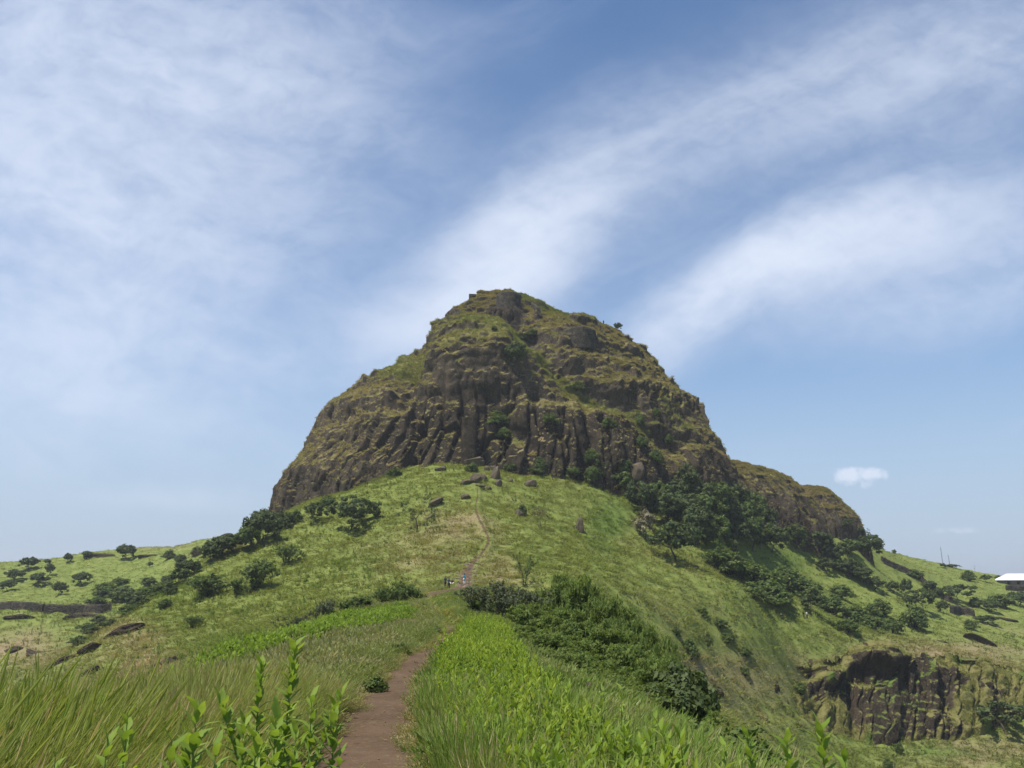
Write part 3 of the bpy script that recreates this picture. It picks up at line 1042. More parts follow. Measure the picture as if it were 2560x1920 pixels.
def blades(n, h, spread, width, lean=(0, 0), droop=0.5, segs=2, seed=0, hvar=0.35, heads=0.0):
    """one clump of grass blades"""
    r = np.random.default_rng(seed)
    V, F, Sh = [], [], []
    for k in range(n):
        a = r.uniform(0, 2 * math.pi)
        rad_ = spread * math.sqrt(r.uniform(0, 1)) * 0.5
        b0 = np.array((rad_ * math.cos(a), rad_ * math.sin(a), -0.03 * h))
        hh = h * r.uniform(1 - hvar, 1 + hvar * 0.6)
        out = np.array((math.cos(a), math.sin(a), 0)) * spread * r.uniform(.2, .8) + np.array((lean[0], lean[1], 0)) * hh * r.uniform(.6, 1.3)
        out += np.array((r.normal(), r.normal(), 0)) * .12 * hh
        fa = r.uniform(0, math.pi)
        side = np.array((math.cos(fa), math.sin(fa), 0)) * width * r.uniform(.7, 1.3) * .5
        base = len(V)
        for s in range(segs + 1):
            t = s / segs
            c = b0 + out * t ** 1.7 + np.array((0, 0, hh * (t - droop * .35 * t ** 3)))
            w = (1 - t ** 1.6 * .92)
            V += [c - side * w, c + side * w]
        shade = r.uniform(0.15, .85)
        Sh += [shade] * (2 * (segs + 1))
        for s in range(segs):
            i = base + 2 * s
            F.append((i, i + 1, i + 3, i + 2))
        if heads and r.uniform() < heads:
            # feathery seed head at the tip
            tip = V[-1]
            d = (out * .6 + np.array((0, 0, hh * .4)))
            d = d / np.linalg.norm(d) * hh * .16
            for q in range(2):
                fa2 = fa + q * math.pi / 2
                sd = np.array((math.cos(fa2), math.sin(fa2), 0)) * width * 1.5
                i = len(V)
                V += [tip - d * .5, tip + sd, tip + d, tip - sd]
                Sh += [1.0] * 4
                F.append((i, i + 1, i + 2, i + 3))
    return np.array(V), np.array(F), np.array(Sh)


PROTO = {}


def proto_collection(key, meshes):
    c = bpy.data.collections.new(key)
    for i, me in enumerate(meshes):
        o = bpy.data.objects.new('%s_%02d' % (key, i), me)
        c.objects.link(o)
    PROTO[key] = (c, len(meshes))
    return c


def shaded_mesh(name, vfs, mat, smooth=False):
    me = new_mesh(name, vfs[0], vfs[1], [mat], smooth=smooth)
    set_attr(me, 'shade', vfs[2])
    return me


def scatter_tree(key):
    c, n = PROTO[key]
    ng = bpy.data.node_groups.new('scatter_' + key, 'GeometryNodeTree')
    ng.interface.new_socket('Geometry', in_out='INPUT', socket_type='NodeSocketGeometry')
    ng.interface.new_socket('Geometry', in_out='OUTPUT', socket_type='NodeSocketGeometry')
    N = ng.nodes
    gi, go = N.new('NodeGroupInput'), N.new('NodeGroupOutput')
    ci = N.new('GeometryNodeCollectionInfo')
    ci.inputs['Collection'].default_value = c
    ci.inputs['Separate Children'].default_value = True
    ci.inputs['Reset Children'].default_value = True
    ip = N.new('GeometryNodeInstanceOnPoints')
    ip.inputs['Pick Instance'].default_value = True

    def named(nm, dt):
        a = N.new('GeometryNodeInputNamedAttribute')
        a.data_type = dt
        a.inputs['Name'].default_value = nm
        return [o for o in a.outputs if o.enabled][0]
    L = ng.links
    L.new(gi.outputs[0], ip.inputs['Points'])
    L.new(ci.outputs[0], ip.inputs['Instance'])
    L.new(named('idx', 'INT'), ip.inputs['Instance Index'])
    L.new(named('rot', 'FLOAT_VECTOR'), ip.inputs['Rotation'])
    L.new(named('scl', 'FLOAT_VECTOR'), ip.inputs['Scale'])
    L.new(ip.outputs[0], go.inputs[0])
    return ng


_trees = {}


def scatter(name, key, pts, scl, tint, label, rot=None, zrot=True):
    n = len(pts)
    me = bpy.data.meshes.new(name)
    me.vertices.add(n)
    me.vertices.foreach_set('co', np.asarray(pts, np.float32).ravel())
    if rot is None:
        rot = np.zeros((n, 3))
        rot[:, :2] = RNG.normal(0, .10, (n, 2))
        if zrot:
            rot[:, 2] = RNG.uniform(0, 2 * math.pi, n)
        else:
            rot[:, 2] = RNG.normal(0, .9, n)
    a = me.attributes.new('rot', 'FLOAT_VECTOR', 'POINT')
    a.data.foreach_set('vector', rot.astype(np.float32).ravel())
    scl = np.asarray(scl, float)
    if scl.ndim == 1:
        scl = np.repeat(scl[:, None], 3, 1)
    a = me.attributes.new('scl', 'FLOAT_VECTOR', 'POINT')
    a.data.foreach_set('vector', scl.astype(np.float32).ravel())
    a = me.attributes.new('idx', 'INT', 'POINT')
    a.data.foreach_set('value', RNG.integers(0, PROTO[key][1], n).astype(np.int32))
    set_col(me, 'tint', tint)
    o = tag(link(name, me), label, kind='stuff')
    if key not in _trees:
        _trees[key] = scatter_tree(key)
    md = o.modifiers.new('scatter', 'NODES')
    md.node_group = _trees[key]
    return o


# clumps
proto_collection('slope_tuft', [shaded_mesh('slope_tuft', blades(13, .42, .95, .10, droop=1.0, seed=s), M_BLADE) for s in range(5)])
proto_collection('ridge_tuft', [shaded_mesh('ridge_tuft', blades(34, .46, .42, .016, lean=(.18, 0), droop=.8, seed=20 + s, heads=.5), M_BLADE) for s in range(5)])
proto_collection('near_tuft', [shaded_mesh('near_tuft', blades(60, .95, .46, .0052, lean=(.28, .05), droop=.9, segs=4, seed=40 + s, heads=.22), M_BLADE) for s in range(6)])
proto_collection('crag_tuft', [shaded_mesh('crag_tuft', blades(15, .62, 1.0, .11, droop=1.7, seed=60 + s), M_BLADE) for s in range(5)])


def mixc(a, b, t):
    t = np.clip(t, 0, 1)[:, None]
    return np.asarray(a)[None] * (1 - t) + np.asarray(b)[None] * t


def turf_tint(dry, lush, n):
    olive = mixc((.138, .172, .036), (.215, .236, .066), RNG.uniform(0, 1, n))
    straw = mixc((.235, .185, .095), (.35, .285, .170), RNG.uniform(0, 1, n))
    green = mixc((.105, .165, .030), (.175, .240, .052), RNG.uniform(0, 1, n))
    k = np.clip((dry - .25) / .6 + RNG.normal(0, .22, n), 0, 1)
    c = olive * (1 - k)[:, None] + straw * k[:, None]
    k = np.clip((lush - .2) / .5 + RNG.normal(0, .18, n), 0, 1)
    return c * (1 - k)[:, None] + green * k[:, None]


def ground_points(n, r0, r1, half_deg=34, power=1.0):
    """random points on the land between two distances, even by area when power is 1"""
    t = RNG.uniform(0, 1, n)
    rr = np.sqrt(r0 ** 2 + t ** power * (r1 ** 2 - r0 ** 2))
    aa = np.radians(RNG.uniform(-half_deg, half_deg, n))
    x, y = rr * np.sin(aa), rr * np.cos(aa)
    return x, y


def off_path(x, y, k=1.0):
    d, pw = path_dist(x, y)
    return (d > pw * k + RNG.uniform(-.06, .18, len(x)) * np.minimum(1, pw)) | (y > 210)


def inside_mountain(x, y):
    """plan of the rock masses, a little shrunk"""
    a = (np.abs(x + 1) / 79) ** 2.15 + (np.abs(y - 300) / 70) ** 2.15 < 1
    b = ((x - 89) / 24) ** 2 + ((y - 312) / 14) ** 2 < 1
    c = ((x - 117) / 15) ** 2 + ((y - 327) / 12) ** 2 < 1
    return a | b | c


# far and middle slopes
for (n, r0, r1) in [(30000, 40, 130), (52000, 130, 260), (30000, 260, 470)]:
    x, y = ground_points(n, r0, r1)
    ok = off_path(x, y) & ~inside_mountain(x, y)
    x, y = x[ok], y[ok]
    z = ground_height(x, y)
    p = np.stack([x, y, z], 1)
    u, v = to_pix(p)
    dry, lush = land_masks(u, v, p)
    dens_n = fbm(p / 5, 3, 111)
    ok = dens_n + RNG.uniform(-.5, .5, len(x)) > -.35
    p, dry, lush, dens_n = p[ok], dry[ok], lush[ok], dens_n[ok]
    n = len(p)
    s = (.75 + .5 * RNG.uniform(0, 1, n) + .35 * np.clip(dens_n, 0, 1)) * (1.0 if r1 < 200 else 1.15)
    scatter('grass', 'slope_tuft', p, np.stack([s * 1.15, s * 1.15, s * (.7 + .4 * lush)], 1), turf_tint(dry, lush, n),
            {130: 'rough olive grass on the flanks near the path', 260: 'rough grass over the grassy cone below the cliffs',
             470: 'pale green grass on the far hills'}[r1])

# larger tussocks that stand out of the sward
x, y = ground_points(26000, 70, 330, 34)
ok = off_path(x, y, 2.0) & ~inside_mountain(x, y)
x, y = x[ok], y[ok]
q = np.stack([x, y, x * 0], 1)
ok = fbm(q / 7, 3, 113) + RNG.normal(0, .2, len(x)) > .12
p = np.stack([x[ok], y[ok], ground_height(x[ok], y[ok])], 1)
u, v = to_pix(p)
dry, lush = land_masks(u, v, p)
n = len(p)
s = RNG.uniform(1.2, 2.3, n)
scatter('grass', 'slope_tuft', p, np.stack([s * .9, s * .9, s * .95], 1), turf_tint(dry, lush, n) * RNG.choice((.84, 1.0, 1.2), n)[:, None], 'coarse tussocks standing out of the slope grass')

# tufts that hang over the ledges of the crags
def crag_scatter(R, n, label, scale=1.0, closed_front=True):
    pts, nrm, rk = R['pts'].reshape(-1, 3), R['nrm'].reshape(-1, 3), R['rock'].ravel()
    dry, lush = R['dry'].ravel(), R['lush'].ravel()
    cand = np.where((nrm[:, 1] < .35) & (rk < .5) & (nrm[:, 2] > .12))[0]
    k = RNG.choice(cand, n)
    p = pts[k] + RNG.normal(0, .12, (n, 3)) * np.array((1, 1, .3))
    nz = nrm[k]
    # lean with the slope a little
    rot = np.zeros((n, 3))
    rot[:, 0] = np.clip(-nz[:, 1] * .7, -.2, .8)
    rot[:, 1] = nz[:, 0] * .6
    rot[:, 2] = RNG.normal(0, .6, n)
    g = turf_tint(np.clip(dry[k] + .10, 0, 1), lush[k], n) * np.array((.98, .88, .84))
    s = scale * RNG.uniform(.6, 1.25, n)
    return scatter('crag_grass', 'crag_tuft', p, s, g, label, rot=rot)


crag_scatter(MT, 46000, 'shaggy tan and green grass on the mountain ledges')
crag_scatter(KA, 5000, 'shaggy grass on the low rocky knoll')
crag_scatter(KB, 3000, 'shaggy grass on the outermost small knoll')
crag_scatter(RB, 5000, 'rough grass on the ledges of the dark rock band', scale=.8)

# ridge crest grass, denser and finer
x, y = ground_points(60000, 9, 135, 34, power=1.6)
px_ = np.interp(y, _pt, PATH_S[:, 0])
ok = off_path(x, y, 1.02) & (x > px_ - 13 - y * .03) & (x < px_ + 7.5 + y * .02)
x, y = x[ok], y[ok]
p = np.stack([x, y, ground_height(x, y)], 1)
n = len(p)
left = (x < np.interp(y, _pt, PATH_S[:, 0]))
gn_ = fbm(p / 3.5, 3, 121)
near_path = np.exp(-((path_dist(x, y)[0] - .5) / 1.0) ** 2)
dryk = np.clip(np.where(left, .62, .25) + .35 * gn_ - .25 * near_path, 0, 1)
tint = mixc((.125, .185, .040), (.285, .255, .150), dryk + RNG.normal(0, .16, n)) * RNG.uniform(.8, 1.2, (n, 1))
s = RNG.uniform(.7, 1.25, n) * (1 - .35 * near_path)
scatter('meadow_grass', 'ridge_tuft', p, s, tint, 'fine seeding grass along both banks of the path', zrot=False)

# tall grass close to the viewer
x, y = ground_points(24000, 3.2, 15, 44, power=1.0)
px_ = np.interp(y, _pt, PATH_S[:, 0])
wl_ = np.interp(y, [3, 4, 6, 8.5, 15, 25], [.6, .45, .15, -.2, -1.15, -1.95])
ok = off_path(x, y, 1.1) & (x > -9.5) & (x < 2.1) & (y > 1.6) & ((x < wl_ + .2) | (RNG.uniform(0, 1, len(x)) < .30))
x, y = x[ok], y[ok]
p = np.stack([x, y, ground_height(x, y)], 1)
n = len(p)
left = x < np.interp(y, _pt, PATH_S[:, 0])
gn_ = fbm(p / 1.6, 3, 131)
dist_p = path_dist(x, y)[0]
tallness = np.where(left, np.clip(.45 + .36 * (dist_p - .8), .42, 1.02), np.clip(.42 + .12 * dist_p, .42, .62))
tallness = np.where(left & (y > 7.0), np.minimum(tallness, .75), tallness)
dryk = np.clip(np.where(left, .55, .15) + .6 * gn_, 0, 1)
tint = mixc((.150, .225, .040), (.300, .270, .125), dryk + RNG.normal(0, .15, n)) * RNG.uniform(.8, 1.25, (n, 1))
tint = np.where((left & (x < -2.6) & (y < 8))[:, None], tint * np.array((.86, .92, .7)), tint)
patchy = .66 + .62 * np.clip(.5 + 1.1 * fbm(p / .9, 2, 133), 0, 1)
swirl = 1.5 * fbm(p / 2.6, 2, 134)
rot = np.stack([RNG.normal(0, .14, n), RNG.normal(0, .14, n), swirl + RNG.normal(0, .7, n)], 1)
tint = np.where((RNG.uniform(0, 1, n) < .10)[:, None], tint * 0 + np.array((.36, .30, .18)) * RNG.uniform(.8, 1.2, (n, 1)), tint)
scatter('tall_grass', 'near_tuft', p, tallness * patchy * RNG.uniform(.75, 1.25, n), tint, 'tall wind-bent grass in the near foreground', rot=rot)
# short tufts and straw that creep over the edges of the path
yy = RNG.uniform(5, 60, 5200)
pw_ = np.interp(yy, _pt, PATH_S[:, 1])
off_ = np.clip(1.08 - np.abs(RNG.normal(0, .34, len(yy))), .1, 1.1) * RNG.choice((-1, 1), len(yy))
xx = np.interp(yy, _pt, PATH_S[:, 0]) + off_ * pw_
ok = fbm(np.stack([xx, yy, xx * 0], 1) / .9, 3, 135) + .9 * (np.abs(off_) - .75) + RNG.normal(0, .1, len(xx)) > .05
xx, yy = xx[ok], yy[ok]
pp = np.stack([xx, yy, ground_height(xx, yy) + .02], 1)
n = len(pp)
scatter('short_grass', 'ridge_tuft', pp, np.stack([RNG.uniform(.25, .5, n)] * 2 + [RNG.uniform(.10, .34, n)], 1), mixc((.13, .17, .045), (.33, .27, .15), RNG.uniform(0, 1, n)), 'short grass and straw creeping over the path edges')

# ------------------------------------------------------------------ leafy weeds
def leaf_shape(L, Wd, bend, r, fold=.25, n=4):
    """lanceolate leaf along +x, its mid rib folded; returns verts (2n+.., ) and quads"""
    V = []
    for s in range(n + 1):
        t = s / n
        w = Wd * .5 * math.sin(math.pi * min(1, t ** .8 * .97 + .03)) ** .9 if s < n else 0.0
        xx = L * t
        zz = -bend * L * t * t
        V += [(xx, -w, zz + fold * w), (xx, 0, zz), (xx, w, zz + fold * w)]
    F = []
    for s in range(n):
        i = 3 * s
        F += [(i, i + 3, i + 4, i + 1), (i + 1, i + 4, i + 5, i + 2)]
    return np.array(V), np.array(F)


def rotm(az, el):
    """+x turned to azimuth az and raised by el"""
    ca, sa, ce, se = math.cos(az), math.sin(az), math.cos(el), math.sin(el)
    return np.array([[ca * ce, -sa, -ca * se], [sa * ce, ca, -sa * se], [se, 0, ce]])


def tube(pts, radii, sides=5):
    pts = np.asarray(pts, float)
    V, F = [], []
    n = len(pts)
    for i in range(n):
        d = pts[min(i + 1, n - 1)] - pts[max(i - 1, 0)]
        d = d / max(np.linalg.norm(d), 1e-9)
        a = np.cross(d, (0, 0, 1)) if abs(d[2]) < .95 else np.cross(d, (1, 0, 0))
        a = a / np.linalg.norm(a)
        b = np.cross(d, a)
        for k in range(sides):
            t = 2 * math.pi * k / sides
            V.append(pts[i] + radii[i] * (math.cos(t) * a + math.sin(t) * b))
    for i in range(n - 1):
        for k in range(sides):
            k2 = (k + 1) % sides
            F.append((i * sides + k, i * sides + k2, (i + 1) * sides + k2, (i + 1) * sides + k))
    return np.array(V), np.array(F)


def join(parts):
    V, F, S_ = [], [], []
    o = 0
    for p in parts:
        V.append(p[0])
        F.append(p[1] + o)
        S_.append(p[2] if len(p) > 2 else np.full(len(p[0]), .5))
        o += len(p[0])
    return np.concatenate(V), np.concatenate(F), np.concatenate(S_)


def weed_leaves(h, n, r, L=.17, Wd=.042):
    """the places of the leaves on one upright stem: (origin, az, el, length, width, shade)"""
    res = []
    az = r.uniform(0, 6.28)
    for k in range(n):
        t = .18 + .82 * (k + .5) / n
        az += 2.4 + r.normal(0, .25)
        up = .25 + .95 * t ** 1.5 + r.normal(0, .12)
        ll = L * (1.12 - .50 * t) * r.uniform(.8, 1.2)
        res.append((t, az, up, ll, Wd * ll / L * 1.05 * r.uniform(.85, 1.15), np.clip(.30 + .45 * t + r.normal(0, .14), 0, 1)))
    return res


def weed_mesh(seed, h=.9, n=26, L=.17, Wd=.044, sticks=1):
    r = np.random.default_rng(seed)
    parts = []
    for st in range(sticks):
        lean = r.normal(0, .10, 2)
        hh = h * r.uniform(.75, 1.1)
        base = np.array((r.normal(0, .07), r.normal(0, .07), 0)) if sticks > 1 else np.zeros(3)

        def pos(t):
            return base + np.array((lean[0] * t * t * hh * 1.4, lean[1] * t * t * hh * 1.4, hh * t))
        V, F = tube([pos(t) for t in (0, .35, .7, 1)], [.007, .006, .005, .002], 4)
        parts.append((V, F, np.full(len(V), .45)))
        for (t, az, up, ll, ww, sh) in weed_leaves(hh, n, r, L, Wd):
            V, F = leaf_shape(ll, ww, r.uniform(.05, .45), r, n=3)
            parts.append((V @ rotm(az, up).T + pos(t), F, np.full(len(V), sh)))
    return join(parts)


proto_collection('weed', [shaded_mesh('weed', weed_mesh(200 + s, h=.82, n=20, L=.20, Wd=.058, sticks=2), M_WEED, True) for s in range(6)])
proto_collection('low_weed', [shaded_mesh('low_weed', weed_mesh(230 + s, h=.42, n=12, L=.15, Wd=.07, sticks=3), M_WEED, True) for s in range(5)])

# bank of weeds right of the path
x, y = ground_points(18000, 3.2, 46, 34, power=1.25)
lb = np.interp(y, [3, 4, 6, 8.5, 15, 25, 45], [.3, .15, -.15, -.45, -1.3, -1.98, -2.2])
rb = np.interp(y, [3, 6.2, 7, 8, 9.1, 12, 18, 30, 45], [1.75, 1.5, 1.32, 1.15, .95, .72, .5, .05, -.6])
edge_n = fbm(np.stack([x, y, x * 0], 1) / 1.2, 3, 141)
ok = (x > lb + .25 * edge_n - .75 * (RNG.uniform(0, 1, len(x)) < .30)) & (x < rb + .35 * edge_n) & off_path(x, y, 1.25)
ok &= ~((y < 7) & (x > 1.0) & (RNG.uniform(0, 1, len(x)) < .55))
x, y, edge_n = x[ok], y[ok], edge_n[ok]
p = np.stack([x, y, ground_height(x, y)], 1)
n = len(p)
print('weeds', n)
tint = mixc((.78, .82, .8), (1.28, 1.10, 1.05), .5 + .6 * edge_n + RNG.normal(0, .28, n))
s = (.42 + .72 * RNG.beta(1.7, 1.6, n)) * np.clip(.78 + .25 * edge_n + .10 * (x - np.interp(y, [3, 8.5, 15, 25, 45], [1.0, .28, -.55, -1.75, -2.2])), .55, 1.15)
scatter('leafy_weeds', 'weed', p, s, tint, 'dense bank of bright green leafy weeds right of the path')
# belt of low weeds on the left shoulder
x, y = ground_points(20000, 22, 75, 30, power=1.1)
c = np.interp(y, [22, 30, 38, 48, 60, 75], [-8.2, -8.4, -8.3, -8.6, -9.4, -11.0])
w = np.interp(y, [22, 30, 45, 60, 75], [.8, 1.9, 2.9, 3.0, 2.0])
ok = np.abs(x - c) < w * (1 + .4 * fbm(np.stack([x, y, x * 0], 1) / 2, 3, 151))
x, y = x[ok], y[ok]
p = np.stack([x, y, ground_height(x, y)], 1)
n = len(p)
print('belt', n)
scatter('leafy_weeds', 'low_weed', p, RNG.uniform(.9, 1.6, n), mixc((.62, .66, .7), (.90, .90, .9), RNG.uniform(0, 1, n)), 'belt of low bright green weeds on the left shoulder of the ridge')

# darker scrub dotted through the slope grass
x, y = ground_points(22000, 60, 330, 34)
ok = off_path(x, y, 2.0) & ~inside_mountain(x, y)
x, y = x[ok], y[ok]
q = np.stack([x, y, x * 0], 1)
ok = fbm(q / 14, 3, 161) + RNG.normal(0, .18, len(x)) + .22 * (x < -14) > .16
x, y = x[ok], y[ok]
p = np.stack([x, y, ground_height(x, y)], 1)
n = len(p)
print('scrub', n)
scatter('undergrowth', 'low_weed', p, RNG.uniform(.8, 1.9, n), mixc((.42, .50, .6), (.72, .74, .8), RNG.uniform(0, 1, n)), 'low dark green scrub dotted through the slope grass')

# ------------------------------------------------------------------ trees and shrubs
M_BARK = plain('bark', (.085, .068, .052), .95, .1, .35, 14, .5)
M_BARK_D = plain('dark_bark', (.050, .040, .032), .95, .1, .35, 14, .5)
M_TWIG_B = plain('brown_twig', (.110, .078, .055), .95, .1, .3, 9)
M_LEAF_D = foliage_material('dark_leaf', (.044, .064, .020), (.074, .102, .034), (.122, .150, .058), .32)
M_LEAF_M = foliage_material('green_leaf', (.058, .088, .020), (.100, .142, .036), (.160, .205, .062), .36)
M_LEAF_F = foliage_material('feather_leaf', (.074, .112, .024), (.130, .180, .042), (.210, .265, .074), .46)
M_LEAF_G = foliage_material('grey_leaf', (.055, .068, .034), (.085, .100, .050), (.125, .140, .078), .25)
M_LEAF_B = foliage_material('brown_leaf', (.050, .036, .024), (.080, .058, .036), (.120, .088, .052), .2)
M_LEAF_P = foliage_material('pale_blossom', (.13, .13, .06), (.24, .21, .125), (.36, .32, .22), .25)


def grow(r, start, direction, length, radius, depth, spread, up, out, minr=.004):
    """a limb that forks; collects (points, radii) and the tips"""
    pts, rad_ = [start], [radius]
    d = direction / np.linalg.norm(direction)
    p = start.copy()
    nseg = 4
    for k in range(nseg):
        d = d + r.normal(0, .16, 3) + np.array((0, 0, up * .12))
        d /= np.linalg.norm(d)
        p = p + d * length / nseg
        pts.append(p.copy())
        rad_.append(max(minr, radius * (1 - .55 * (k + 1) / nseg)))
    out.append((pts, rad_))
    tips = []
    if depth == 0:
        return [(p, d)]
    nb = r.integers(2, 4)
    a0 = r.uniform(0, 6.28)
    for b in range(nb):
        a = a0 + b * 6.28 / nb + r.normal(0, .3)
        q = np.cross(d, (math.cos(a), math.sin(a), .3))
        q /= np.linalg.norm(q)
        nd = d * (1 - spread) + q * spread * 1.2
        tips += grow(r, p.copy(), nd, length * r.uniform(.62, .85), rad_[-1] * .85, depth - 1, spread, up, out, minr)
    return tips


def limb_mesh(name, limbs, mat, sides=5):
    parts = []
    for pts, rad_ in limbs:
        V, F = tube(pts, rad_, sides)
        parts.append((V, F))
    V, F, S_ = join(parts)
    return new_mesh(name, V, F, [mat])


def leaf_cloud(r, centres, normals, n_each, rad_, size, aspect=1.7, flat=.6, hang=0.0):
    """leaf-sized faces round each centre"""
    m = len(centres) * n_each
    c = np.repeat(centres, n_each, 0)
    nn = np.repeat(normals, n_each, 0)
    off = r.normal(0, 1, (m, 3))
    off /= np.linalg.norm(off, axis=1, keepdims=True)
    off *= (r.uniform(0, 1, (m, 1)) ** .45) * rad_ * r.uniform(.7, 1.3, (m, 1))
    off[:, 2] *= flat
    p = c + off
    nrm = nn * .5 + off / rad_ * .9 + r.normal(0, .55, (m, 3)) + np.array((0, 0, .35))
    nrm /= np.linalg.norm(nrm, axis=1, keepdims=True)
    a = np.cross(nrm, r.normal(0, 1, (m, 3)))
    a /= np.linalg.norm(a, axis=1, keepdims=True)
    a[:, 2] -= hang
    b = np.cross(nrm, a)
    s = size * r.uniform(.6, 1.35, (m, 1))
    V = np.stack([p - a * s * aspect * .5, p + b * s * .5, p + a * s * aspect * .5, p - b * s * .5], 1).reshape(-1, 3)
    F = np.arange(4 * m).reshape(m, 4)
    clump = np.repeat(r.uniform(0, 1, len(centres)), n_each)
    sh = np.clip(.5 * clump + .5 * r.uniform(0, 1, m), 0, 1)
    return V, F, np.repeat(sh, 4)


def crown_mesh(name, cloud, mat):
    me = new_mesh(name, cloud[0], cloud[1], [mat], smooth=False)
    set_attr(me, 'shade', cloud[2])
    return me


def broad_tree(seed, mat, trunk=.24, width=1.0, n_cl=70, n_leaf=46, size=.050, bark=None, flat=.88, lean=(0, 0)):
    """unit height, spreading rounded crown"""
    r = np.random.default_rng(seed)
    limbs = []
    d0 = np.array((lean[0] + r.normal(0, .12), lean[1] + r.normal(0, .08), 1.0))
    tips = grow(r, np.array((0, 0, -.06)), d0, trunk + .08, .034, 2, .62, .5, limbs, .005)
    tips = [(t, d) for t, d in tips]
    tp = np.array([t for t, d in tips])
    # crown: an uneven shell of leaf clumps
    n = n_cl
    ph = r.uniform(0, 6.28, n)
    cz = r.uniform(-.75, 1, n)
    rr = np.sqrt(np.clip(1 - cz ** 2, 0, 1))
    lob = 1 + .22 * np.sin(ph * 3 + seed) + .16 * np.sin(ph * 5 + 2 * seed)
    R = r.uniform(.55, 1.0, n) ** .6
    c = np.stack([rr * np.cos(ph) * .46 * width * lob * R, rr * np.sin(ph) * .46 * width * lob * R, .63 + cz * .31 * R * (1 + .15 * np.sin(ph * 2 + seed))], 1)
    c[:, 0] += lean[0] * .5 * c[:, 2]
    c = np.concatenate([c, tp + r.normal(0, .02, tp.shape)])
    nn = c - np.array((0, 0, .5))
    nn /= np.linalg.norm(nn, axis=1, keepdims=True)
    return (limb_mesh('trunk', limbs, bark or M_BARK), crown_mesh('crown', leaf_cloud(r, c, nn, n_leaf, .105, size, flat=flat), mat))


def twig_shrub(seed, mat, stems=11, width=.9, n_leaf=10, size=.022, bark=None, up=.9, hang=.3, depth=2, rad0=.010, lrad=.055):
    """unit height, many thin rising stems with small leaves"""
    r = np.random.default_rng(seed)
    limbs, tips = [], []
    for k in range(stems):
        a = 6.28 * k / stems + r.normal(0, .3)
        o = r.uniform(.25, .95)
        d = np.array((math.cos(a) * width * .62 * o, math.sin(a) * width * .62 * o, 1.0))
        tips += grow(r, np.array((math.cos(a) * .05, math.sin(a) * .05, -.05)), d, r.uniform(.36, .52), rad0 * r.uniform(.7, 1.2), depth, .36, up, limbs, .0022)
    pts = []
    for P_, _ in limbs[:]:
        P_ = np.array(P_)
        if P_[-1][2] > .26:
            pts += [P_[2], P_[3], P_[4]]
    pts = np.array(pts) if pts else np.zeros((1, 3))
    zmax = max(pts[:, 2].max(), .1)
    sc_ = 1.0 / zmax
    limbs = [([q * sc_ for q in P_], R_) for P_, R_ in limbs]
    pts = pts * sc_
    nn = pts - np.array((0, 0, .3))
    nn /= np.linalg.norm(nn, axis=1, keepdims=True)
    return (limb_mesh('stems', limbs, bark or M_BARK_D, 4), crown_mesh('foliage', leaf_cloud(r, pts, nn, n_leaf, lrad, size, aspect=3.0, flat=.9, hang=hang), mat))


def bush(seed, mat, n_cl=56, n_leaf=44, size=.055, width=1.0):
    """unit height, low dense mound"""
    r = np.random.default_rng(seed)
    ph = r.uniform(0, 6.28, n_cl)
    t = r.uniform(0, 1, n_cl)
    lob = 1 + .25 * np.sin(ph * 3 + seed) + .15 * np.sin(ph * 5)
    rr = np.sqrt(1 - t * t) * .5 * width * lob * r.uniform(.6, 1, n_cl)
    c = np.stack([rr * np.cos(ph), rr * np.sin(ph), .12 + .76 * t * r.uniform(.75, 1.08, n_cl)], 1)
    nn = c - np.array((0, 0, .2))
    nn /= np.linalg.norm(nn, axis=1, keepdims=True)
    limbs = []
    for k in range(0, n_cl, 4):
        e = c[k]
        limbs.append(([np.array((0, 0, -.1)), e * np.array((.4, .4, .5)), e], [.02, .012, .006]))
    return (limb_mesh('stems', limbs, M_BARK_D, 4), crown_mesh('foliage', leaf_cloud(r, c, nn, n_leaf, .14, size, flat=.85), mat))


def dead_tree(seed, mat, spread=.55, depth=4, n_leaf=0, leafmat=None, rad0=.026):
    r = np.random.default_rng(seed)
    limbs = []
    tips = grow(r, np.array((0, 0, -.05)), np.array((r.normal(0, .15), 0, 1.0)), .30, rad0, depth, spread, .55, limbs, .0035)
    z = max(t[2] for t, d in tips)
    limbs = [([q / z for q in P_], R_) for P_, R_ in limbs]
    tr = limb_mesh('trunk', limbs, mat, 4)
    cr = None
    if n_leaf:
        c = np.array([t for t, d in tips]) / z
        nn = np.tile((0, 0, 1.0), (len(c), 1))
        cr = crown_mesh('crown', leaf_cloud(r, c, nn, n_leaf, .07, .028, flat=.8), leafmat)
    return (tr, cr)


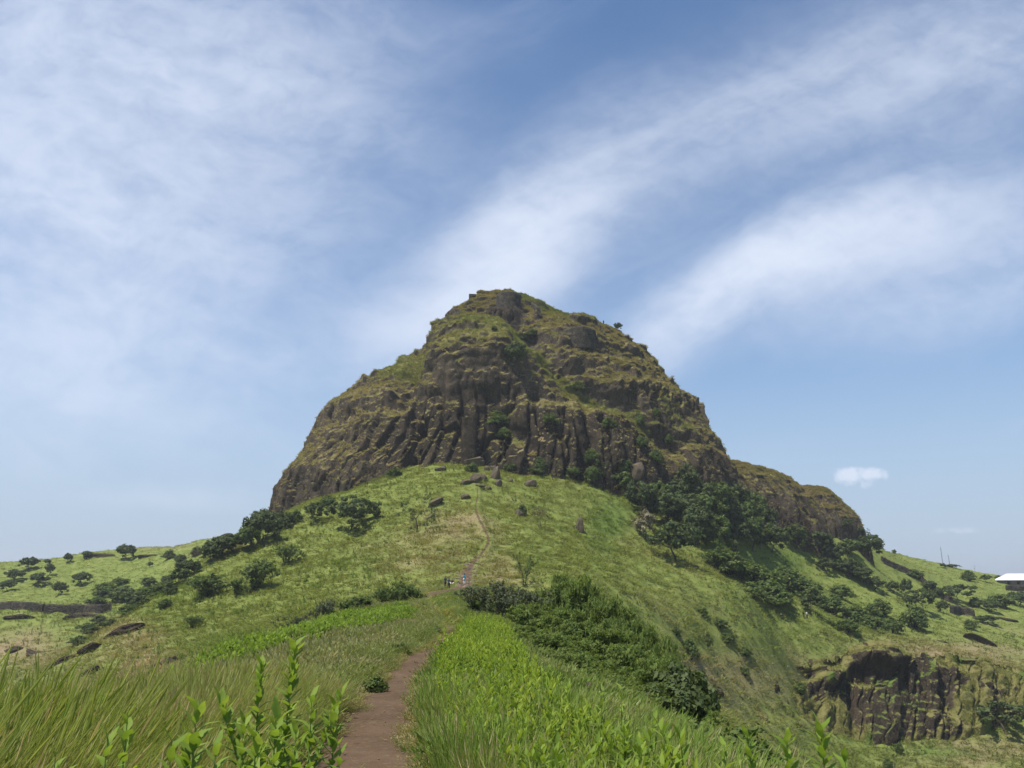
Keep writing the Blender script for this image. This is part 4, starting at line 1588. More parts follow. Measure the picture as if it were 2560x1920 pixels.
KIND = {
    'broad': [broad_tree(300 + s, M_LEAF_D) for s in range(4)],
    'green': [broad_tree(310 + s, M_LEAF_M) for s in range(3)],
    'wind': [broad_tree(320 + s, M_LEAF_D, trunk=.18, width=1.35, n_cl=60, lean=(.35, 0), bark=M_BARK_D, flat=.55) for s in range(2)],
    'spread': [broad_tree(330 + s, M_LEAF_D, trunk=.36, width=1.25, n_cl=56, n_leaf=44, flat=.46) for s in range(2)],
    'shrub': [twig_shrub(340 + s, M_LEAF_M, size=.030, n_leaf=9, rad0=.012) for s in range(4)],
    'grey': [twig_shrub(350 + s, M_LEAF_G, size=.026, n_leaf=7, rad0=.012) for s in range(2)],
    'feather': [twig_shrub(360 + s, M_LEAF_F, stems=15, width=1.25, n_leaf=15, size=.017, depth=3, rad0=.009, hang=.5, lrad=.06) for s in range(3)],
    'bush': [bush(370 + s, M_LEAF_M) for s in range(4)],
    'darkbush': [bush(380 + s, M_LEAF_D) for s in range(2)],
    'dead': [dead_tree(390 + s, M_TWIG_B, n_leaf=10, leafmat=M_LEAF_B) for s in range(3)],
    'sparse': [dead_tree(404 + s, M_BARK_D, spread=.62, n_leaf=22, leafmat=M_LEAF_D, rad0=.034) for s in range(2)],
    'bare': [dead_tree(410 + s, M_BARK_D, spread=.5, depth=3, rad0=.03) for s in range(2)],
    'pale': [broad_tree(420 + s, M_LEAF_P, trunk=.2, width=.75, n_cl=40) for s in range(2)],
    'sapling': [twig_shrub(430 + s, M_LEAF_M, stems=3, width=.25, n_leaf=8, size=.03, rad0=.012) for s in range(2)],
}
PART = {'broad': ('trunk', 'crown')}

bpy.context.view_layer.update()
LAND = [ground, mountain, knob_a, knob_b, cliff]


def drop(u, v, only=None):
    """the point of the land seen at a place of the photograph"""
    d = Vector(pix_dir(u, v)).normalized()
    best = None
    for o in (only or LAND):
        ok, loc, nrm, _ = o.ray_cast(Vector((0, 0, 0)), d)
        if ok and (best is None or loc.length < best[0].length):
            best = (loc.copy(), nrm.copy())
    if best is None:
        # a skyline spot: go down until the land is met
        for k in range(1, 60):
            d = Vector(pix_dir(u, v + 2 * k)).normalized()
            for o in (only or LAND):
                ok, loc, nrm, _ = o.ray_cast(Vector((0, 0, 0)), d)
                if ok and (best is None or loc.length < best[0].length):
                    best = (loc.copy(), nrm.copy())
            if best:
                break
    return best


def m_per_px(p):
    return (p.y * math.cos(PITCH) + p.z * math.sin(PITCH)) / FPX


ORD = ['first', 'second', 'third', 'fourth', 'fifth', 'sixth', 'seventh', 'eighth', 'ninth', 'tenth', 'eleventh', 'twelfth', 'thirteenth', 'fourteenth',
       'fifteenth', 'sixteenth', 'seventeenth', 'eighteenth', 'nineteenth', 'twentieth', 'twenty-first', 'twenty-second', 'twenty-third', 'twenty-fourth',
       'twenty-fifth', 'twenty-sixth', 'twenty-seventh', 'twenty-eighth', 'twenty-ninth', 'thirtieth']
_kcount = {}


def plant(kind, u, v, h, w, name, label, cat, group=None, at=None, sink=.0):
    p = at if at is not None else drop(u, v)[0]
    k = m_per_px(p)
    i = _kcount.get(kind, 0)
    _kcount[kind] = i + 1
    a, b = KIND[kind][i % len(KIND[kind])]
    root = bpy.data.objects.new(name, None)
    COL.objects.link(root)
    root.location = p - Vector((0, 0, sink))
    root.rotation_euler = (0, 0, random.uniform(-.7, .7) if kind == 'wind' else random.uniform(0, 6.28))
    nat = {'wind': 1.35, 'spread': 1.2, 'feather': 1.15, 'pale': .8, 'sapling': .35, 'bush': 1.1, 'darkbush': 1.1}.get(kind, 1.0)
    root.scale = (w * k / nat, w * k / nat, h * k)
    tag(root, label, cat, group)
    for me in (a, b):
        if me is not None:
            o = bpy.data.objects.new(me.name.split('.')[0], me)
            COL.objects.link(o)
            o.parent = root
    return root


def group_plants(rows, name, cat, group, template):
    """rows (kind,u,v,h,w); each label says its place counted from the left"""
    rows = sorted(rows, key=lambda q: q[1])
    for i, (kind, u, v, h, w) in enumerate(rows):
        lab = template % ('leftmost' if i == 0 else 'rightmost' if i == len(rows) - 1 else ORD[i] + ' from the left')
        plant(kind, u, v, h, w, name, lab, cat, group)


# single ones on the cone
plant('wind', 872, 1328, 88, 118, 'tree', 'large dark windswept tree, bigger of two on the left flank of the cone', 'tree')
plant('wind', 790, 1306, 52, 66, 'tree', 'smaller dark tree uphill left of the large windswept one', 'tree')
plant('sparse', 1042, 1330, 92, 84, 'tree', 'thin half-bare dark tree on the cone between windswept tree and footpath', 'tree')
plant('dead', 1352, 1322, 54, 50, 'shrub', 'brown twiggy shrub on the right flank of the cone beside a dark rock', 'shrub')
plant('darkbush', 1306, 1288, 30, 26, 'bush', 'small dark bush over the dark rock on the cone', 'bush')
plant('sapling', 1309, 1468, 85, 22, 'sapling', 'single thin upright sapling rising above the feathery bushes', 'sapling')
plant('bare', 686, 1494, 34, 18, 'dead_tree', 'tiny bare dead tree on the lower left slope', 'dead tree')
plant('bare', 958, 1282, 22, 14, 'dead_tree', 'tiny bare twig tree uphill of the large windswept tree', 'dead tree')
group_plants([('broad', 652, 1362, 92, 84), ('green', 618, 1376, 62, 62), ('darkbush', 700, 1322, 44, 60), ('bush', 735, 1306, 34, 52)],
             'tree', 'tree', 'trees at the left foot of the cliff', 'dark tree in the clump at the left foot of the cliff, %s')
group_plants([('dead', 918, 1212, 42, 44), ('dead', 948, 1204, 44, 52), ('bush', 985, 1192, 24, 44), ('bush', 820, 1262, 26, 44)],
             'bush', 'bush', 'bushes along the left cliff foot', 'low bush where grass meets the left cliff face, %s')
# diagonal row and the far hill on the left
group_plants([('broad', 583, 1378, 40, 54), ('broad', 556, 1390, 52, 70), ('broad', 528, 1404, 48, 62), ('dead', 498, 1418, 44, 56), ('broad', 470, 1440, 40, 54),
              ('broad', 446, 1462, 40, 48), ('darkbush', 425, 1484, 34, 40)],
             'tree', 'tree', 'diagonal row of trees on the left slope', 'dark tree in the diagonal row on the left slope, %s')
group_plants([('broad', 72, 1424, 32, 45), ('broad', 36, 1452, 29, 42), ('broad', 168, 1407, 24, 21), ('broad', 118, 1412, 14, 18), ('broad', 124, 1438, 29, 21),
              ('broad', 96, 1462, 29, 48), ('broad', 18, 1478, 27, 40), ('broad', 203, 1462, 31, 50), ('broad', 146, 1488, 34, 37),
              ('broad', 375, 1418, 14, 13), ('green', 216, 1396, 19, 24)],
             'tree', 'tree', 'trees scattered on the far left hill', 'dark round tree scattered over the far left hill, %s')
group_plants([('darkbush', 196, 1612, 22, 56), ('darkbush', 236, 1586, 22, 56), ('darkbush', 272, 1566, 20, 50), ('bush', 318, 1536, 24, 56), ('darkbush', 352, 1514, 24, 56),
              ('bush', 388, 1488, 24, 50), ('darkbush', 250, 1556, 18, 46), ('bush', 214, 1574, 18, 50), ('darkbush', 420, 1462, 26, 46)],
             'bush', 'bush', 'bushes in the gully behind the left spur', 'dark bush in the gully just behind the left spur, %s')
plant('broad', 315, 1398, 38, 48, 'tree', 'round dark tree beside the grassy hump on the left skyline', 'tree')
group_plants([('bush', 262, 1486, 32, 66), ('bush', 306, 1500, 38, 84), ('bush', 352, 1502, 36, 84), ('bush', 395, 1490, 34, 70), ('bush', 240, 1512, 20, 60), ('bush', 330, 1528, 18, 70),
              ('bush', 372, 1462, 22, 44), ('bush', 300, 1462, 20, 50), ('bush', 410, 1520, 24, 44)],
             'bush', 'bush', 'bushes in the hollow of the far left hill', 'green bush in the hollow of the far left hill, %s')
group_plants([('darkbush', 424, 1396, 22, 36), ('darkbush', 450, 1404, 20, 36), ('darkbush', 492, 1388, 22, 36)],
             'bush', 'bush', 'bushes under the left skyline', 'small dark bush just under the left skyline, %s')
# twiggy shrubs on the left flank and along the edge of the ridge
group_plants([('shrub', 512, 1492, 58, 112), ('shrub', 636, 1474, 74, 110), ('shrub', 716, 1412, 50, 54), ('shrub', 482, 1572, 32, 40), ('shrub', 590, 1492, 46, 54)],
             'shrub', 'shrub', 'twiggy shrubs on the left slope', 'twiggy olive shrub standing alone on the left slope, %s')
# right: foot of the cliffs
group_plants([('sparse', 1384, 1200, 52, 46), ('green', 1432, 1200, 34, 40), ('green', 1482, 1216, 52, 44), ('sparse', 1530, 1228, 84, 60), ('green', 1556, 1238, 60, 56), ('bush', 1340, 1186, 28, 44),
              ('bush', 1275, 1176, 22, 34)],
             'shrub', 'shrub', 'shrubs against the foot of the columns', 'leafy shrub against the foot of the rock columns, %s')
# the wood in the gully
WOOD = []
for (u, v, h, w) in [(1600, 1284, 66, 70), (1640, 1278, 64, 70), (1690, 1276, 66, 78), (1742, 1276, 64, 76), (1790, 1282, 64, 78), (1838, 1286, 64, 76), (1880, 1300, 58, 70),
                     (1668, 1318, 72, 86), (1715, 1318, 74, 88), (1762, 1324, 76, 92), (1812, 1330, 76, 92), (1858, 1336, 72, 86), (1902, 1340, 66, 76),
                     (1745, 1362, 80, 90), (1790, 1380, 78, 86), (1830, 1378, 70, 80), (1880, 1376, 72, 84), (1930, 1382, 60, 70), (1720, 1232, 58, 60), (1990, 1372, 52, 64)]:
    WOOD.append((('broad', 'green', 'broad', 'broad', 'green')[len(WOOD) % 5], u, v, h * 1.22, w * 1.05))
group_plants(WOOD, 'tree', 'tree', 'trees of the wood below the cliff', 'leafy dark tree of the wood below the cliff, %s')
group_plants([('dead', 1925, 1322, 74, 92), ('dead', 1962, 1350, 70, 84), ('dead', 1900, 1372, 60, 66), ('dead', 2002, 1352, 56, 70), ('dead', 1768, 1220, 66, 70), ('dead', 1600, 1252, 40, 60)],
             'tree', 'tree', 'brown trees among the wood', 'brown leafless tree at the edge of the wood, %s')
plant('pale', 1612, 1346, 72, 58, 'flowering_tree', 'pale cream flowering tree at the left edge of the wood', 'tree')
plant('spread', 1694, 1408, 108, 128, 'tree', 'wide dark tree with pale trunk in front of the wood', 'tree')
plant('dead', 1588, 1318, 34, 30, 'shrub', 'brown shrub left of the pale flowering tree', 'shrub')
group_plants([('spread', 2050, 1392, 66, 78), ('broad', 2088, 1412, 52, 66), ('broad', 2120, 1440, 44, 60), ('broad', 2152, 1456, 40, 56), ('broad', 2186, 1474, 32, 50), ('broad', 2066, 1426, 30, 50)],
             'tree', 'tree', 'trees down the crest right of the wood', 'dark tree in the line down the crest right of the wood, %s')
group_plants([('broad', 2172, 1392, 56, 84), ('green', 2130, 1392, 44, 60), ('sparse', 2166, 1350, 30, 36), ('spread', 2118, 1326, 30, 34), ('broad', 2150, 1336, 18, 22), ('sparse', 2090, 1288, 20, 18)],
             'tree', 'tree', 'trees on the skyline right of the knoll', 'dark tree below the skyline right of the small knoll, %s')
group_plants([('bush', 1822, 1436, 58, 104), ('bush', 1872, 1452, 56, 100), ('bush', 1918, 1478, 62, 112), ('bush', 1968, 1476, 60, 108), ('bush', 1936, 1512, 60, 104), ('bush', 1880, 1496, 44, 84),
              ('bush', 2018, 1502, 56, 96), ('bush', 2078, 1536, 56, 84), ('bush', 2140, 1560, 48, 76), ('bush', 2232, 1586, 44, 60), ('bush', 2286, 1572, 60, 74), ('bush', 2180, 1574, 40, 70),
              ('shrub', 1790, 1420, 50, 80), ('bush', 2200, 1540, 46, 70), ('bush', 2100, 1494, 34, 70), ('bush', 2120, 1580, 34, 70)],
             'bush', 'bush', 'thicket on the slope below the wood', 'green bush of the thicket below the wood, %s')
plant('spread', 2034, 1536, 52, 62, 'tree', 'small grey-green tree with pale blossom at the lower edge of the thicket', 'tree')
# field on the right
plant('spread', 2310, 1532, 62, 66, 'tree', 'single dark tree with bare trunk right of the thicket', 'tree')
plant('spread', 2402, 1510, 50, 74, 'tree', 'flat-topped tree on two stems below the ruined wall', 'tree')
plant('spread', 2466, 1456, 20, 28, 'tree', 'small flat-topped tree on the far right slope near the shed', 'tree')
plant('bare', 2438, 1424, 20, 14, 'dead_tree', 'small bare tree on the skyline near the shed', 'dead tree')
plant('sparse', 1856, 1512, 42, 30, 'tree', 'thin small tree alone on the right slope above the walkers', 'tree')
plant('dead', 1886, 1566, 36, 32, 'shrub', 'brown little shrub on the right slope left of the walkers', 'shrub')
plant('bare', 1930, 1580, 34, 12, 'dead_tree', 'leaning dead snag on the right slope below the walkers', 'dead tree')
group_plants([('broad', 2268, 1492, 44, 28), ('broad', 2234, 1482, 30, 34), ('broad', 2324, 1476, 24, 34), ('broad', 2348, 1494, 26, 26), ('broad', 2270, 1516, 28, 24), ('broad', 2360, 1534, 32, 32),
              ('bush', 2288, 1444, 22, 50), ('bush', 2420, 1452, 28, 42), ('bush', 2498, 1518, 34, 80), ('broad', 2478, 1530, 28, 40), ('broad', 2548, 1514, 34, 60), ('bush', 2428, 1572, 26, 36),
              ('bush', 2380, 1414, 8, 40), ('broad', 2358, 1420, 12, 14), ('bush', 2496, 1448, 10, 22), ('broad', 2470, 1560, 22, 50), ('sparse', 2525, 1598, 20, 34), ('bush', 2236, 1384, 12, 12), ('bush', 2440, 1516, 24, 40)],
             'bush', 'bush', 'bushes on the far right slope', 'dark bush dotted over the far right slope, %s')
# lower right
plant('spread', 2516, 1836, 82, 128, 'tree', 'spreading green tree over the grass at the foot of the rock band', 'tree')
plant('bush', 2248, 1884, 30, 26, 'bush', 'single small bush on the grass shelf under the rock band', 'bush')
plant('bush', 2220, 1918, 22, 30, 'bush', 'small dark bush at the bottom of the grass shelf', 'bush')
group_plants([('bush', 1728, 1648, 56, 48), ('bush', 1770, 1616, 34, 26), ('bush', 1758, 1540, 24, 30), ('bush', 1690, 1588, 22, 30), ('bush', 1820, 1606, 24, 44), ('bush', 1800, 1568, 22, 46), ('bush', 1864, 1640, 24, 40),
              ('bush', 1862, 1690, 26, 30), ('bush', 2000, 1735, 30, 44)],
             'bush', 'bush', 'bushes on the right flank', 'small green bush alone on the right flank, %s')
# on the mountain itself
group_plants([('broad', 1290, 918, 66, 62), ('bush', 1440, 976, 26, 44), ('bush', 1246, 1064, 40, 56), ('bush', 1375, 1062, 34, 44), ('bush', 1262, 1096, 30, 44), ('bush', 1350, 1176, 36, 40),
              ('bush', 1522, 1070, 30, 40), ('bush', 1598, 1064, 34, 34), ('bush', 1640, 1160, 40, 44), ('bush', 1602, 1120, 34, 36), ('bush', 1560, 1180, 40, 40), ('darkbush', 1330, 846, 24, 50),
              ('bush', 1482, 1160, 40, 44), ('bush', 1236, 826, 14, 18), ('broad', 1545, 826, 20, 20), ('bush', 1672, 1110, 28, 30), ('darkbush', 1300, 852, 22, 46), ('bush', 1640, 1040, 24, 26), ('bush', 1180, 1180, 26, 36)],
             'bush', 'bush', 'bushes growing on the mountain', 'dark bush rooted on the mountain face, %s')

# ------------------------------------------------------------------ feathery bushes right of the path, and the shrubs along the left edge
def plant_far(kind, u, D, vtop, w, name, label, cat, group=None):
    """stands at distance D; its top reaches the height seen at vtop"""
    top = P(u, vtop, D)
    z = float(ground_height(top[0], D)[0])
    at = Vector((top[0], D, z - .05))
    k = m_per_px(at)
    return plant(kind, u, vtop, max(.4, top[2] - z) / k, w, name, label, cat, group, at=at)


def group_far(rows, name, cat, group, template):
    rows = sorted(rows, key=lambda q: q[1])
    for i, (kind, u, D, vt, w) in enumerate(rows):
        plant_far(kind, u, D, vt, w, name, template % ('leftmost' if i == 0 else 'rightmost' if i == len(rows) - 1 else ORD[i] + ' from the left'), cat, group)


group_far([('feather', 1215, 62, 1488, 120), ('feather', 1290, 60, 1476, 130), ('feather', 1392, 54, 1436, 160), ('feather', 1466, 50, 1442, 160), ('feather', 1532, 46, 1496, 150),
           ('feather', 1590, 42, 1552, 150), ('feather', 1425, 43, 1520, 180), ('feather', 1340, 46, 1506, 160), ('feather', 1500, 38, 1566, 200), ('feather', 1562, 33, 1606, 200),
           ('feather', 1440, 28, 1620, 210), ('feather', 1520, 25, 1668, 210), ('feather', 1625, 28, 1640, 200), ('feather', 1585, 22, 1706, 220), ('feather', 1650, 37, 1596, 140),
           ('feather', 1380, 33, 1572, 190), ('feather', 1300, 40, 1560, 130), ('grey', 1196, 61, 1462, 110), ('grey', 1262, 57, 1450, 120), ('grey', 1330, 53, 1470, 110), ('feather', 1690, 24, 1740, 200)],
          'bush', 'bush', 'feathery bushes right of the path', 'tall feathery green bush right of the path, %s')
plant_far('broad', 1706, 27, 1650, 170, 'tree', 'dark small tree at the lower right end of the feathery bushes', 'tree')
plant_far('broad', 1672, 22, 1705, 160, 'tree', 'dark small tree just above the weeds at the ridge edge', 'tree')
group_far([('bush', 1735, 15, 1786, 260), ('bush', 1850, 15, 1794, 220), ('bush', 1660, 12, 1800, 240), ('bush', 1790, 11, 1836, 280), ('bush', 1890, 12, 1846, 220)],
          'bush', 'bush', 'broad leaved bushes at the ridge edge', 'grey-green broad leaved bush beyond the weeds at the ridge edge, %s')
group_far([('shrub', 1012, 88, 1452, 76), ('shrub', 966, 86, 1464, 70), ('shrub', 912, 80, 1488, 70), ('shrub', 868, 76, 1494, 60), ('grey', 816, 64, 1496, 70), ('grey', 742, 50, 1536, 76), ('grey', 700, 44, 1584, 60),
           ('shrub', 1040, 92, 1470, 44)],
          'shrub', 'shrub', 'shrubs along the left edge of the ridge', 'twiggy shrub along the left edge of the ridge, %s')
plant_far('darkbush', 985, 62, 1546, 80, 'bush', 'low dark bush in the weed belt left of the path', 'bush')
group_far([('bush', 935, 17, 1726, 80), ('bush', 1000, 26, 1640, 56), ('bush', 1085, 38, 1578, 44)],
          'bush', 'bush', 'clumps of bush at the left edge of the path', 'small green bush hugging the left edge of the path, %s')

# ------------------------------------------------------------------ boulders and rock outcrops
def ico(sub):
    import bmesh
    bm = bmesh.new()
    bmesh.ops.create_icosphere(bm, subdivisions=sub, radius=1.0)
    V = np.array([v.co[:] for v in bm.verts])
    F = np.array([[v.index for v in f.verts] for f in bm.faces])
    bm.free()
    return V, F


_IV, _IF = ico(4)


def boulder_mesh(seed, facet=.28, layered=False):
    V = _IV.copy()
    r = np.random.default_rng(seed)
    # knock flat faces off a ball, then roughen
    for k in range(9):
        n = r.normal(0, 1, 3)
        n /= np.linalg.norm(n)
        h = r.uniform(.55, .85)
        d = V @ n - h
        V = V - np.clip(d, 0, None)[:, None] * n * .92
    q = V + seed
    V = V * (1 + .10 * fbm(q * 1.6, 4, seed))[:, None] + .05 * fbm(q * 5, 3, seed + 3)[:, None] * V
    if layered:
        lay = (V[:, 2] * 3.2 + .25 * fbm(q * 2, 2, seed + 5)) % 1.0
        V[:, :2] *= (1 - .16 * sstep(.55, 1.0, lay))[:, None]
    return new_mesh('boulder', V, _IF, [M_BOULDER])


BOULDERS = [boulder_mesh(500 + s) for s in range(6)]
LAYERED = [boulder_mesh(520 + s, layered=True) for s in range(3)]


def boulder(u, v, w, h, label, tilt=0.0, depth=None, layered=False, name='boulder', cat='boulder', group=None, sink=.3, i=[0], at=None):
    p = at if at is not None else drop(u, v)[0]
    k = m_per_px(p)
    i[0] += 1
    me = (LAYERED if layered else BOULDERS)[i[0] % (3 if layered else 6)]
    o = link(name, me, loc=p + Vector((0, 0, h * k * (.5 - sink))), rot=(random.uniform(-.2, .2), -math.radians(tilt), random.uniform(-.5, .5)),
             scale=(w * k * .55, (depth or w * .7) * k * .55, h * k * .62))
    return tag(o, label, cat, group)


boulder(1182, 1166, 56, 34, 'large hollowed grey boulder at the apex of the grassy cone', tilt=8, layered=True)
boulder(1238, 1196, 26, 42, 'tall dark boulder standing right of the hollowed boulder', tilt=-25)
boulder(1232, 1176, 18, 18, 'small dark boulder on top beside the tall dark one')
boulder(1217, 1176, 14, 16, 'small brown boulder just left of the tall dark one')
boulder(1246, 1214, 18, 22, 'round brownish boulder below the tall dark one')
boulder(1190, 1204, 30, 24, 'jagged dark rock in the cluster below the hollowed boulder')
boulder(1166, 1208, 38, 12, 'low flat rock slab left end of the cluster below the hollowed boulder', tilt=12)
boulder(1208, 1200, 20, 24, 'upright dark rock right of the jagged rock below the hollowed boulder')
boulder(1200, 1216, 26, 7, 'thin rock slab lying across the head of the footpath')
boulder(1222, 1224, 14, 13, 'small dark block right of the head of the footpath')
boulder(1326, 1214, 30, 22, 'reddish rounded rock on the right of the cone under the columns')
boulder(1276, 1204, 14, 10, 'small half buried rock between the tall boulder and the reddish rock')
boulder(967, 1190, 12, 16, 'small dark block at the left top of the cone')
boulder(985, 1186, 26, 11, 'flat tan rock beside the small dark block at the left top of the cone')
boulder(1100, 1176, 28, 13, 'flat brown rock left of the apex under the columns', tilt=15)
boulder(1164, 1246, 24, 16, 'rough brown rock beside the footpath below the apex')
boulder(1088, 1262, 46, 13, 'long dark rock rib behind the half-bare tree', tilt=33)
boulder(1076, 1296, 34, 9, 'low flat grey rock left of the footpath on the cone', tilt=22)
boulder(1300, 1290, 26, 20, 'dark rock beside the brown twiggy shrub on the cone')
boulder(1450, 1330, 22, 46, 'stack of layered brown rock on the right flank of the cone', layered=True, tilt=-8)
boulder(1485, 1350, 10, 14, 'small dark stone right of the layered rock stack')
boulder(1870, 1420, 24, 22, 'round dark boulder among the bushes below the wood')
boulder(1784, 1344, 22, 16, 'bare tan rock at the lower edge of the wood')
boulder(1740, 1610 - 190, 16, 9, 'small brown stone on the bright green crest in front of the wood')
# left outcrops: turf capped ledges let into the hillside
def outcrop_mesh(seed):
    V = np.array([v.co[:] for v in boulder_mesh(seed, layered=True).vertices])
    q = V + seed
    V = V * (1 + .22 * fbm(q * 1.1, 3, seed + 1))[:, None]
    V[:, 2] += .16 * fbm(q * np.array((2.5, 2.5, .6)), 3, seed + 2)
    me = new_mesh('rock_outcrop', V, _IF, [M_MOUNT])
    nz = np.array([v.normal.z for v in me.vertices])
    set_attr(me, 'rock', sstep(.72, .35, nz + .15 * fbm(q * 3, 2, seed + 4)))
    set_attr(me, 'dry', .75 + .3 * fbm(q * 2, 2, seed + 5))
    set_attr(me, 'lush', np.zeros(len(V)))
    set_attr(me, 'dark', np.full(len(V), .25))
    return me


OUTCROPS = [outcrop_mesh(560 + s) for s in range(5)]
_oc = [0]


def outcrop(u, v, w, h, label, tilt, sink=.08):
    p, n_ = drop(u, v)
    k = m_per_px(p)
    _oc[0] += 1
    o = link('rock_outcrop', OUTCROPS[_oc[0] % 5], loc=p + Vector((0, h * k * 1.1, -h * k * sink)),
             rot=(-.25, -math.radians(tilt), random.uniform(-.25, .25)), scale=(w * k * .66, h * k * 1.5, h * k * .46))
    return tag(o, label, 'rock outcrop', group_o)


group_o = 'dark rock outcrops on the slopes'
for (u, v, w, h, t, lab) in [
        (302, 1586, 84, 38, 24, 'dark overhanging outcrop high on the left spur'),
        (150, 1660, 86, 32, 28, 'long dark outcrop low on the left spur, lower half'),
        (218, 1630, 62, 40, 28, 'dark outcrop low on the left spur, upper half'),
        (210, 1690, 50, 22, 45, 'narrow black rock cleft beneath the long outcrop of the left spur'),
        (398, 1668, 60, 44, 35, 'reddish bare rock patch on the slope left of the foreground plants'),
        (412, 1700, 40, 22, 10, 'dark hollow rock below the reddish bare patch'),
        (200, 1545, 84, 26, 3, 'dark rock ledge under the terrace wall on the left'),
        (40, 1548, 76, 24, 4, 'dark rock ledge under the terrace wall at the left frame edge'),
        (22, 1632, 46, 30, 10, 'dark rock low on the far left hill at the frame edge'),
        (74, 1640, 66, 40, -16, 'broken dark rocks low on the far left hill'),
        (276, 1552, 26, 12, 30, 'small dark rock at the right end of the terrace wall'),
        (260, 1394, 96, 22, -3, 'rough rock band below the left skyline'),
        (370, 1392, 60, 12, 0, 'thin rock band right of the round tree on the left skyline'),
        (556, 1330, 34, 14, 20, 'rock edge on the skyline above the diagonal row of trees')]:
    outcrop(u, v, w, h, lab, t)
for (u, v, w, h, t, lab) in [
        (1784, 1726, 70, 44, -8, 'brown outcrop with a small dark cave right of the feathery bushes'),
        (2470, 1612, 90, 26, -30, 'long dark scarp slanting above the right end of the rock band'),
        (2356, 1606, 44, 14, -6, 'small dark ledge above the great block of the rock band'),
        (2520, 1552, 70, 18, -12, 'dark broken ledge at the right frame edge below the terrace wall'),
        (1694, 1690, 50, 20, -20, 'low reddish outcrop just right of the feathery bushes')]:
    outcrop(u, v, w, h, lab, t, .22)
# grassy hump on the left skyline is ground; rocks by the weeds
pr = P(1436, 1722, 17.0)
boulder(1436, 1730, 30, 22, 'brown rock half hidden behind the weeds', at=Vector((pr[0], 17.0, pr[2] - .12)))
pr = P(1474, 1716, 17.5)
boulder(1474, 1725, 15, 15, 'pale white-topped stone half hidden behind the weeds', at=Vector((pr[0], 17.5, pr[2])))

# loose stones on the worn patch behind the people
proto_collection('stone', [boulder_mesh(540 + s) for s in range(3)])
M_STONE = plain('pale_stone', (.19, .150, .110), .9, .2, .3, 5)
for o in PROTO['stone'][0].objects:
    o.data.materials.clear()
    o.data.materials.append(M_STONE)
n = 230
yy = RNG.uniform(134, 160, n)
xx = np.interp(yy, _pt, PATH_S[:, 0]) + RNG.normal(0, 1.25, n) * np.interp(yy, [134, 150, 160], [1, 1, .5])
pp = np.stack([xx, yy, ground_height(xx, yy) + .03], 1)
s = RNG.uniform(.06, .28, n)
scatter('rubble', 'stone', pp, np.stack([s * 1.3, s, s * .5], 1), np.ones((n, 3)), 'pale loose stones on the worn slope behind the people')
# stray stones and straw on the path
n = 260
yy = RNG.uniform(4, 60, n) ** 1.0
pw_ = np.interp(yy, _pt, PATH_S[:, 1])
xx = np.interp(yy, _pt, PATH_S[:, 0]) + RNG.uniform(-1, 1, n) * pw_
pp = np.stack([xx, yy, ground_height(xx, yy) + .045], 1)
s = RNG.uniform(.005, .015, n)
scatter('rubble', 'stone', pp, np.stack([s * 1.3, s, s * .6], 1), np.ones((n, 3)), 'small gravel stones trodden into the path')

# ------------------------------------------------------------------ fort walls
def wall_material():
    m, t, bs = material('old_masonry', .95, .1)
    tc_ = t.node('ShaderNodeTexCoord')
    geo = t.node('ShaderNodeNewGeometry')
    pos = geo.outputs['Position']
    br = t.node('ShaderNodeTexVoronoi')
    mp = t.node('ShaderNodeMapping')
    mp.inputs['Scale'].default_value = (1.6, 1.6, 2.8)
    t.put(mp.inputs['Vector'], pos)
    t.put(br.inputs['Vector'], mp.outputs[0])
    br.inputs['Scale'].default_value = 1.0
    c = t.mix(t.maprange(br.outputs['Distance'], .1, .6), (.072, .062, .048), (.026, .022, .018))
    c = t.mix(t.maprange(t.noise(pos, .6, 5, .6), .42, .68, 0, .7), c, (.100, .084, .058))
    c = t.mix(t.maprange(t.noise(pos, 1.7, 4, .6), .58, .7, 0, .6), c, (.085, .095, .035))
    t.put(bs.inputs['Base Color'], c)
    b = t.node('ShaderNodeBump')
    b.inputs['Distance'].default_value = .2
    b.inputs['Strength'].default_value = .8
    t.put(b.inputs['Height'], br.outputs['Distance'])
    t.put(bs.inputs['Normal'], b.outputs[0])
    return m


M_WALL = wall_material()


